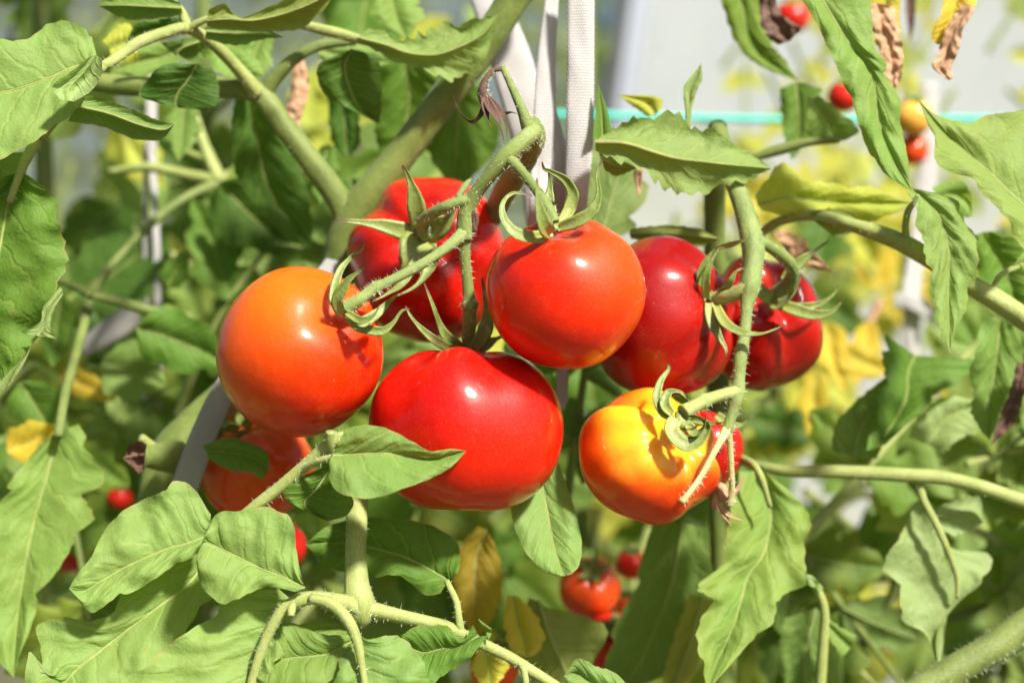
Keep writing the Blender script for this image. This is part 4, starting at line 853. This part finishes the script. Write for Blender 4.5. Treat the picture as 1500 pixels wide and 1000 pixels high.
leaf(C, [(1106, 288, 1110, 300, 1116, 309), (1142, 240, 1150, 290, 1150, 314), (1180, 262, 1185, 295, 1190, 320), (1225, 271, 1230, 297, 1240, 320), (1275, 275, 1280, 298, 1290, 321), (1336, 298)], D=60, gy=6, pig=(0.34, 0.43, 0.06), yel=0.25, lobe=9, nlobe=3.6, seed=65, teeth=4)
leaf(C, [(1186, 312, 1190, 320, 1200, 330), (1215, 305, 1222, 325, 1225, 346), (1245, 310, 1250, 325, 1250, 340), (1264, 330)], D=55, gy=-8, pig='o', under=True, seed=66)
tube(C, [(1110, 345, 75, 6), (1140, 325, 68, 7), (1190, 315, 58, 8), (1250, 330, 48, 10), (1305, 348, 40, 13), (1352, 372, 36, 14), (1430, 422, 34, 15), (1500, 466, 34, 16), (1560, 520, 40, 17), (1590, 700, 50, 18), (1580, 1400, 60, 20), (1560, 2300, 60, 22)], M_PALE, 14, 'main_stem', hairs=0.3)
tube(C, [(1328, 352, 38, 6), (1326, 332, 32, 5), (1330, 310, 26, 5), (1338, 298, 22, 4), (1345, 285, 20, 3)], M_PALE, 10, 'leaf_stalk', hairs=0.5)
tube(C, [(1452, 432, 34, 5), (1462, 408, 34, 4), (1478, 396, 36, 4), (1500, 388, 38, 4)], M_PALE, 10, 'leaf_stalk', hairs=0.5)
leaf(C, [(1480, 395, 1490, 388, 1492, 380), (1500, 370, 1510, 385, 1500, 400), (1530, 380)], D=36, pig='m', seed=67)
leaf(C, [(1425, 345, 1440, 340, 1460, 338), (1430, 390, 1465, 385, 1510, 365), (1440, 425, 1480, 420, 1530, 410), (1470, 450, 1490, 455, 1520, 450)], D=80, gy=-4, pig='g', seed=68)
leaf(C, [(1440, 465, 1465, 470, 1495, 480), (1425, 530, 1458, 535, 1495, 540), (1423, 580, 1450, 585, 1485, 590), (1430, 620, 1448, 622, 1460, 620), (1450, 645)], D=70, gy=-2, pig='m', lobe=9, nlobe=3.2, seed=69)
leaf(C, [(1490, 530, 1500, 532, 1512, 535), (1480, 570, 1490, 575, 1500, 580), (1462, 615, 1474, 618, 1485, 620), (1452, 652)], D=60, mat=M_DRY, name='withered_leaf', crump=1.0, rib=0, seed=70, label='narrow dark brown withered leaf hanging at the frame side')
leaf(C, [(1270, 660, 1285, 655, 1300, 650), (1290, 590, 1325, 590, 1370, 580), (1296, 530, 1330, 545, 1410, 555), (1297, 490, 1340, 520, 1445, 528)], D=90, gy=10, gx=5, pig='g', fold=8, lobe=14, nlobe=3, seed=71, teeth=4)
leaf(C, [(1218, 660, 1250, 670, 1285, 672), (1225, 618, 1262, 625, 1300, 630), (1262, 580, 1290, 585, 1320, 590), (1300, 550)], D=100, gy=6, pig='g', under=True, seed=72)
leaf(C, [(1330, 640, 1360, 650, 1380, 665), (1350, 605, 1385, 615, 1410, 640), (1390, 580, 1410, 600, 1440, 630), (1440, 590)], D=110, gy=8, pig='p', seed=73)
tube(C, [(1060, 668, 110, 5), (1110, 682, 90, 7), (1160, 690, 80, 9), (1230, 691, 72, 10), (1328, 696, 66, 10.5), (1400, 703, 64, 10.5), (1500, 734, 64, 11), (1580, 760, 62, 12)], M_PALE, 12, 'leaf_stalk', hairs=0.3)
tube(C, [(1346, 700, 68, 7), (1352, 730, 66, 6), (1370, 765, 64, 6), (1388, 805, 62, 5), (1402, 845, 62, 4), (1402, 876, 62, 3)], M_PALE, 10, 'leaf_stalk')
leaf(C, [(1340, 735, 1352, 730, 1366, 738), (1318, 790, 1378, 790, 1392, 798), (1290, 830, 1390, 825, 1446, 812), (1322, 858, 1402, 855, 1442, 850), (1318, 905, 1385, 900, 1410, 876), (1358, 930, 1372, 935, 1388, 905), (1376, 990)], D=70, gy=6, gx=5, pig='p', under=True, lobe=10, nlobe=3, seed=74, teeth=3)
leaf(C, [(1372, 742, 1368, 755, 1378, 772), (1400, 732, 1398, 755, 1395, 785), (1434, 728, 1425, 750, 1415, 778), (1440, 765)], D=78, gy=6, gx=5, pig='p', under=True, seed=75)
tube(C, [(1300, 1040, 30, 20), (1350, 1008, 32, 21), (1420, 968, 36, 22), (1500, 918, 40, 23), (1600, 850, 46, 24)], M_STEM, 16, 'side_stem', hairs=2.0, hl=(4, 9))
tube(C, [(1198, 1050, 70, 8), (1204, 970, 70, 8), (1208, 900, 68, 7), (1200, 868, 66, 6), (1185, 845, 64, 5)], M_PALE, 10, 'leaf_stalk')
leaf(C, [(1200, 868, 1195, 860, 1186, 858), (1204, 858, 1192, 845, 1178, 842), (1175, 838)], D=62, pig='p', seed=76, rib=0)
leaf(C, [(1150, 905, 1195, 890, 1210, 900), (1140, 960, 1180, 960, 1206, 960), (1150, 1010, 1180, 1015, 1205, 1010)], D=90, gy=-6, pig='g', under=True, seed=77)
leaf(C, [(1212, 905, 1215, 915, 1210, 930), (1235, 920, 1232, 935, 1225, 950), (1254, 930, 1246, 948, 1232, 965)], D=75, gy=6, pig='m', seed=78)
# withered leaves at the upper right
leaf(C, [(1260, 8, 1285, 5, 1310, 8), (1275, 40, 1292, 40, 1318, 45), (1288, 75, 1304, 75, 1322, 80), (1290, 105, 1308, 108, 1322, 105), (1312, 140)], D=55, mat=M_TAN, name='withered_leaf', crump=2.4, rib=0, seed=80, label='tan crumpled withered leaf behind the long drooping leaf')
leaf(C, [(1270, -20, 1300, -20, 1320, -10), (1275, 15, 1296, 20, 1318, 25), (1285, 40, 1300, 48, 1320, 50)], D=68, pig='y', yel=0.8, seed=81)
leaf(C, [(1385, -20, 1405, -20, 1430, -15), (1378, 20, 1395, 22, 1428, 10), (1366, 45, 1382, 50, 1408, 45), (1366, 60, 1374, 66, 1390, 60)], D=40, pig='Y', yel=0.5, seed=82, label='yellow dying leaf with a brown rolled edge')
leaf(C, [(1410, 5, 1420, 8, 1430, 12), (1388, 40, 1398, 42, 1410, 45), (1370, 85, 1384, 85, 1405, 72), (1366, 98, 1378, 102, 1394, 98), (1385, 116, 1391, 119, 1397, 116)], D=34, mat=M_TAN, name='withered_leaf', crump=1.8, rib=0, seed=83, label='tan rolled edge of the yellow dying leaf')
leaf(C, [(1112, -15, 1124, -15, 1136, -12), (1112, 20, 1128, 22, 1140, 15), (1122, 50, 1145, 48, 1160, 32), (1138, 66, 1158, 60, 1176, 42)], D=85, mat=M_DRY, name='withered_leaf', crump=2.6, rib=0, seed=84, label='dark brown shrivelled leaf curled like a hook')
leaf(C, [(1325, -10, 1333, -12, 1342, -8), (1328, 30, 1334, 32, 1340, 28), (1333, 62)], D=180, mat=M_DRY, name='withered_leaf', crump=1.0, rib=0, seed=85)
leaf(C, [(1143, 130, 1165, 120, 1205, 130), (1144, 165, 1170, 165, 1190, 170), (1148, 200, 1170, 205, 1185, 200), (1160, 235)], D=130, pig='g', seed=86)
leaf(C, [(1182, 138, 1190, 145, 1200, 140), (1184, 175, 1212, 172, 1225, 160), (1186, 208, 1225, 200, 1255, 185), (1210, 212, 1240, 205, 1258, 195)], D=85, pig='l', seed=87)
tube(C, [(1100, 232, 95, 6), (1140, 220, 92, 8), (1185, 208, 88, 7), (1230, 205, 84, 5)], M_STEM, 10, 'leaf_stalk')
leaf(C, [(1185, 355, 1165, 345, 1150, 335), (1170, 385, 1150, 365, 1135, 345), (1215, 398, 1195, 380, 1180, 360), (1222, 400)], D=100, pig='Y', yel=0.9, crump=1.0, seed=88, name='withered_leaf', mat=M_TAN)

# ------------------------------------------------------------------ plants further back
r3 = random.Random(77)
def px_of(real, mm): return real / (K * (0.6 + mm / 1000.0))
def compound(plant, bx, by, mm, ang, Lr, pig, yel=0.0, pairs=3, lean=0.0, size=1.0, mat=None):
    """leaf stalk with paired leaflets and one at the end (sizes in metres)"""
    L = px_of(Lr, mm); a = math.radians(ang); bend = r3.uniform(-0.5, 0.5) - 0.5 * math.cos(a)
    pts = []; x, y = bx, by; dm = r3.uniform(-60, 60)
    N = 5
    for i in range(N + 1):
        t = i / N; aa = a + bend * t
        if i: x += math.cos(aa) * L / N; y -= math.sin(aa) * L / N
        pts.append((x, y, mm + dm * t, px_of(0.0030 - 0.0018 * t, mm)))
    st = tube(plant, pts, r3.choice((M_PALE, M_STEM)), 6, 'leaf_stalk', sub=3, cap=False)
    def pos(t):
        i = min(N - 1, int(t * N)); f = t * N - i; return [pts[i][k] * (1 - f) + pts[i + 1][k] * f for k in range(3)]
    items = [(1.0, 0, 1.0)]
    for k in range(pairs):
        t = 0.32 + 0.55 * k / max(1, pairs - 1) if pairs > 1 else 0.6
        for s in (-1, 1):
            if r3.random() < 0.92: items.append((t + r3.uniform(-.04, .04), s, 0.62 + 0.3 * (1 - abs(t - 0.6)) * r3.uniform(.7, 1.2)))
    for t, s, sc in items:
        p = pos(min(1, t)); aa = ang + math.degrees(bend) * t + s * r3.uniform(40, 75) + r3.uniform(-10, 10)
        # leaflets sag with their own weight
        aa = aa + (-18 * math.cos(math.radians(aa)))
        LL = px_of(0.060 * sc * size * r3.uniform(.85, 1.2), mm); W = LL * r3.uniform(.46, .72)
        under = r3.random() < 0.25
        leaf(st, autorows(p[0], p[1], aa, LL, W, r3.uniform(-.5, .5), r3.uniform(.05, .2), r3), D=p[2], gx=r3.uniform(-9, 9) * W / 70, gy=r3.uniform(-8, 16), fold=r3.uniform(1, 6),
             pig=pig, under=under, yel=max(0, min(1, yel + r3.uniform(-.15, .15))), teeth=3, lobe=LL * 0.15, nlobe=r3.uniform(2.6, 4.2), nu=26, nv=4, wave=3.0, quilt=0.7, rib=1.6, seed=r3.random(), mat=mat)
    return st

BACK = [  # base px, depth mm, label
    (60, 330, 'tomato plant with bright green leaves behind the big dark leaf'),
    (300, 420, 'tomato plant with pale star-shaped stalks round the far narrow white tape'),
    (560, 360, 'tomato plant with shaded leaves filling the gap under the left cluster'),
    (860, 520, 'tomato plant with small far red fruit low behind the right cluster'),
    (1120, 430, 'tomato plant with yellow dying foliage behind the scarlet lobed tomato'),
    (1330, 620, 'tomato plant with pale yellowish leaves near the pale brace'),
    (1480, 360, 'tomato plant with dense green leaves under the pale hanging leaf'),
]
plants = []
for bx, mm, lb in BACK:
    p = thing('tomato_plant', lb, 'tomato plant', ground_at(bx, mm)); plants.append(p)
    k = 0.6 / (0.6 + mm / 1000.0); top = -150 if bx < 1000 else 330
    zpx = 500 + CAM_H / (K * (0.6 + mm / 1000.0))
    rr = px_of(0.007, mm)
    tube(p, [(bx, zpx, mm, rr * 1.3), (bx + 15, zpx * .7 + 150, mm, rr * 1.2), (bx - 8, 700, mm + 10, rr * 1.1), (bx + 10, 560, mm + 20, rr), (bx - 6, top, mm + 20, rr * .7)], M_STEM, 8, 'main_stem')

def near_plant(x, lo=0):
    return min(range(len(BACK)), key=lambda i: abs(BACK[i][0] - x))
def fill(n, x0, x1, y0, y1, m0, m1, pigs, yel=(0, .1), size=1.0, angs=(-150, 120)):
    for i in range(n):
        x = x0 + (x1 - x0) * ((i + r3.random()) / n); y = r3.uniform(y0, y1); mm = r3.uniform(m0, m1)
        compound(plants[near_plant(x)], x, y, mm, r3.uniform(*angs), r3.uniform(.10, .17), r3.choice(pigs), r3.uniform(*yel), r3.choice((2, 3, 3)), size=size)
# bottom masses
fill(20, -60, 480, 500, 1000, 160, 420, 'gggdm')
fill(9, -60, 460, 480, 800, 430, 700, 'gmly', (0, .3))
fill(9, 430, 830, 660, 1060, 130, 420, 'ggdm', (0, .2))
fill(10, 800, 1060, 640, 1060, 330, 560, 'ggmy', (0, .4))
fill(9, 430, 1040, 560, 900, 480, 800, 'gmlyo', (0, .5))
fill(24, 1020, 1560, 620, 1080, 150, 420, 'ggdm')
fill(10, 1040, 1560, 540, 860, 420, 800, 'mlyyY', (.1, .7))
# far wall of foliage low down
fill(22, -80, 1580, 560, 1050, 700, 1300, 'gggmy', (0, .3), 1.3)
# the plants go on above the picture and shade what lies behind
fill(10, -100, 620, -620, -150, 150, 520, 'ggm', (0, .1), 1.2)
fill(7, -100, 640, -700, -260, 520, 1100, 'ggm', (0, .1), 1.4)
# dense dark foliage behind the left half
fill(9, -60, 560, 250, 560, 280, 620, 'gmlm', (0, .2))
fill(6, 330, 640, 60, 330, 230, 420, 'ggd', angs=(-170, -60))
# mid height
fill(6, 80, 500, 330, 560, 400, 700, 'mly', (0, .4))
fill(10, 1150, 1540, 390, 620, 480, 950, 'yyYYl', (.3, 1))
fill(6, 930, 1250, 300, 440, 700, 1200, 'ymy', (.1, .5), angs=(-170, 20))
fill(15, 1000, 1580, 40, 260, 650, 1150, 'yyl', (.1, .6), .7)
fill(8, 900, 1300, 290, 430, 520, 900, 'yyl', (.1, .7), .8, angs=(-170, 30))
fill(4, 100, 420, 190, 330, 500, 800, 'ly')

# small blurred leaves filling the depth
fill(14, 1040, 1560, 560, 980, 520, 1000, 'lyym', (.1, .6), .75)
fill(9, -40, 480, 300, 640, 520, 950, 'lmy', (0, .4), .75)
fill(8, 480, 1040, 640, 980, 600, 1000, 'lmyy', (0, .6), .75)
# hand placed mid-distance things on the left
p0, p1, p2 = plants[0], plants[1], plants[2]
tube(p0, [(85, 640, 60, 7), (95, 580, 75, 7), (108, 530, 95, 7), (122, 480, 115, 7), (134, 430, 130, 9), (150, 405, 140, 7), (185, 365, 155, 6.5), (230, 320, 175, 6.5), (275, 288, 190, 6.5), (322, 268, 200, 9)], M_STEM, 10, 'leaf_stalk')
tube(p0, [(134, 432, 112, 7), (170, 440, 118, 8), (220, 455, 125, 8), (280, 466, 130, 7)], M_STEM, 10, 'leaf_stalk')
tube(p0, [(134, 432, 112, 8), (110, 420, 116, 6), (85, 410, 120, 5)], M_STEM, 8, 'leaf_stalk')
tube(p1, [(322, 266, 200, 11), (300, 215, 205, 8), (285, 170, 210, 7), (272, 140, 215, 6)], M_PALE, 10, 'leaf_stalk')
tube(p1, [(322, 266, 200, 10), (270, 255, 205, 8), (215, 245, 210, 7), (160, 252, 215, 6)], M_PALE, 10, 'leaf_stalk')
tube(p1, [(322, 266, 200, 10), (345, 252, 200, 8), (362, 246, 200, 5)], M_PALE, 10, 'leaf_stalk')
tube(p1, [(310, 235, 203, 6), (280, 225, 206, 5), (262, 212, 208, 4)], M_PALE, 8, 'leaf_stalk')
def L5(plant, rows, **k): return leaf(plant, rows, nu=28, nv=7, **k)
L5(p1, autorows(322, 268, -50, 150, 100, 0.2, .15), D=170, gy=-8, pig='d', seed=101)
L5(p1, autorows(300, 290, -20, 130, 80, -0.3, .15), D=190, gy=-8, pig='g', seed=102)
L5(p1, autorows(170, 180, -60, 120, 70, 0.2, .1), D=260, gy=4, pig='y', seed=103)
L5(p1, autorows(180, 205, -70, 140, 80, 0.1, .1), D=280, gy=6, pig='l', seed=104)
L5(p0, autorows(150, 530, -20, 100, 90, 0.0, .1), D=150, gy=8, pig='l', seed=105)
L5(p0, autorows(200, 480, -15, 150, 90, -0.2, .12), D=120, gy=-4, pig='g', seed=106)
L5(p0, autorows(90, 430, -100, 110, 60, 0.1, .12), D=140, gy=2, pig='g', seed=107)
L5(p0, autorows(245, 420, 60, 60, 40, 0.1, .1), D=150, gy=2, pig='g', seed=108)
L5(p0, autorows(30, 560, -60, 120, 80, 0.1, .1), D=120, gy=2, pig='g', seed=109)
L5(p0, autorows(90, 545, -30, 90, 40, 0.1, .1), D=170, gy=4, pig='Y', yel=.5, seed=110)
L5(p0, autorows(10, 660, 20, 90, 60, 0.1, .1), D=110, gy=4, pig='Y', yel=.7, seed=111)
leaf(p2, [(296, 652, 302, 660, 306, 672), (335, 640, 335, 662, 335, 688), (366, 648, 362, 668, 352, 690), (388, 660, 384, 676, 368, 692), (396, 672, 392, 690, 384, 702)], D=24, gy=14, pig='g', seed=112, teeth=3)
leaf(p0, [(58, 650, 85, 632, 112, 622), (8, 720, 70, 692, 147, 690), (-24, 770, 55, 745, 128, 732), (-34, 820, 42, 800, 124, 775), (-34, 870, 32, 862, 74, 842), (-24, 930, 24, 925, 48, 902), (20, 992)], D=52, gx=2, gy=8, pig='m', seed=113, teeth=5, fold=4, lobe=26, nlobe=4.6, nu=70, nv=14)
L5(p2, autorows(330, 560, 20, 60, 40, 0.2, .15), D=130, gy=2, pig='g', seed=114)
L5(p2, autorows(900, 600, -120, 120, 70, 0.2, .1), D=140, gy=-6, pig='d', seed=115)
L5(p2, autorows(455, 290, -70, 120, 60, 0.2, .1), D=180, gy=2, pig='y', yel=.6, seed=116)
L5(plants[4], autorows(1210, 470, -80, 110, 50, 0.2, .2), D=260, gy=6, pig='Y', yel=.9, seed=117)
L5(plants[4], autorows(1225, 510, -30, 90, 50, 0.2, .2), D=260, gy=6, pig='Y', yel=.9, seed=118)
L5(plants[4], autorows(1195, 540, -95, 110, 45, 0.1, .2), D=240, gy=4, pig='Y', yel=1, seed=119)
L5(plants[4], autorows(1280, 470, -110, 100, 40, 0.1, .2), D=280, gy=4, pig='Y', yel=.8, seed=120)
tube(plants[4], [(1290, 440, 300, 6), (1265, 490, 296, 7), (1240, 530, 290, 6)], M_TAN, 8, 'withered_stalk')

# ------------------------------------------------------------------ far tomatoes
G = 'far tomatoes among the background leaves'
T_far = mt('tomato_skin_far_red', (0.50, 0.013, 0.005), (0.44, 0.010, 0.005), (0, 0, 1), -0.5, 0.8)
T_faro = mt('tomato_skin_far_orange', (0.62, 0.075, 0.006), (0.54, 0.03, 0.005), (0, 0, -1), -0.5, 0.8)
T_fary = mt('tomato_skin_far_yellow', (0.66, 0.38, 0.07), (0.60, 0.22, 0.02), (0, 0, -1), -0.2, 0.9)
def far(label, px, py, mm, R, mat, ax=(0.1, 0.8, 0.3), **k):
    tomato(label, px, py, mm, R, ax, mat, seg=40, seedn=px, sepals=autosepals(px, py, mm, R, ax), hub=None, group=G, **k)
far('orange tomato half shaded behind the leaf stalk below the left cluster', 378, 690, 75, 82, T_faro, (-0.3, 0.8, 0.2), sz=1.0)
far('dark red tomato showing its rim under the half-shaded orange one', 400, 800, 110, 48, T_far)
far('red tomato glimpsed behind the cut stub on the thick stem', 176, 728, 230, 19, T_far)
far('red tomato deep in shade behind the blurred lobed leaf', 105, 800, 260, 40, T_far)
far('red tomato peeping between leaves above the weathered grey tape', 292, 580, 300, 24, T_far)
far('red tomato beside the long drooping leaf near the teal cord', 1236, 142, 260, 24, T_far)
far('pale yellow-orange tomato at the level of the teal cord', 1336, 172, 290, 30, T_fary)
far('orange tomato hanging just below the teal cord', 1336, 220, 300, 24, T_faro)
far('pinkish red tomato behind the hook-shaped dry leaf', 1160, 26, 420, 26, T_far)
far('orange tomato with wide pale calyx low behind the clusters', 864, 860, 170, 46, T_faro, (0.1, 0.55, 0.8))
far('red tomato under the far orange one with the wide calyx', 892, 938, 150, 42, T_far, (0.1, 0.55, 0.8))
far('small red tomato beside the big shaded hanging leaf', 924, 826, 215, 24, T_far)
far('red-orange tomato under the yellow leaves by the lower stalk', 724, 978, 90, 36, T_faro)
far('red tomato partly behind the arching stem', 1442, 500, 330, 22, T_far)
far('pinkish tomato beside the dark withered strip', 1500, 505, 340, 24, T_far)
far('orange tomato tucked between the two low far tomatoes', 912, 893, 240, 30, T_faro)
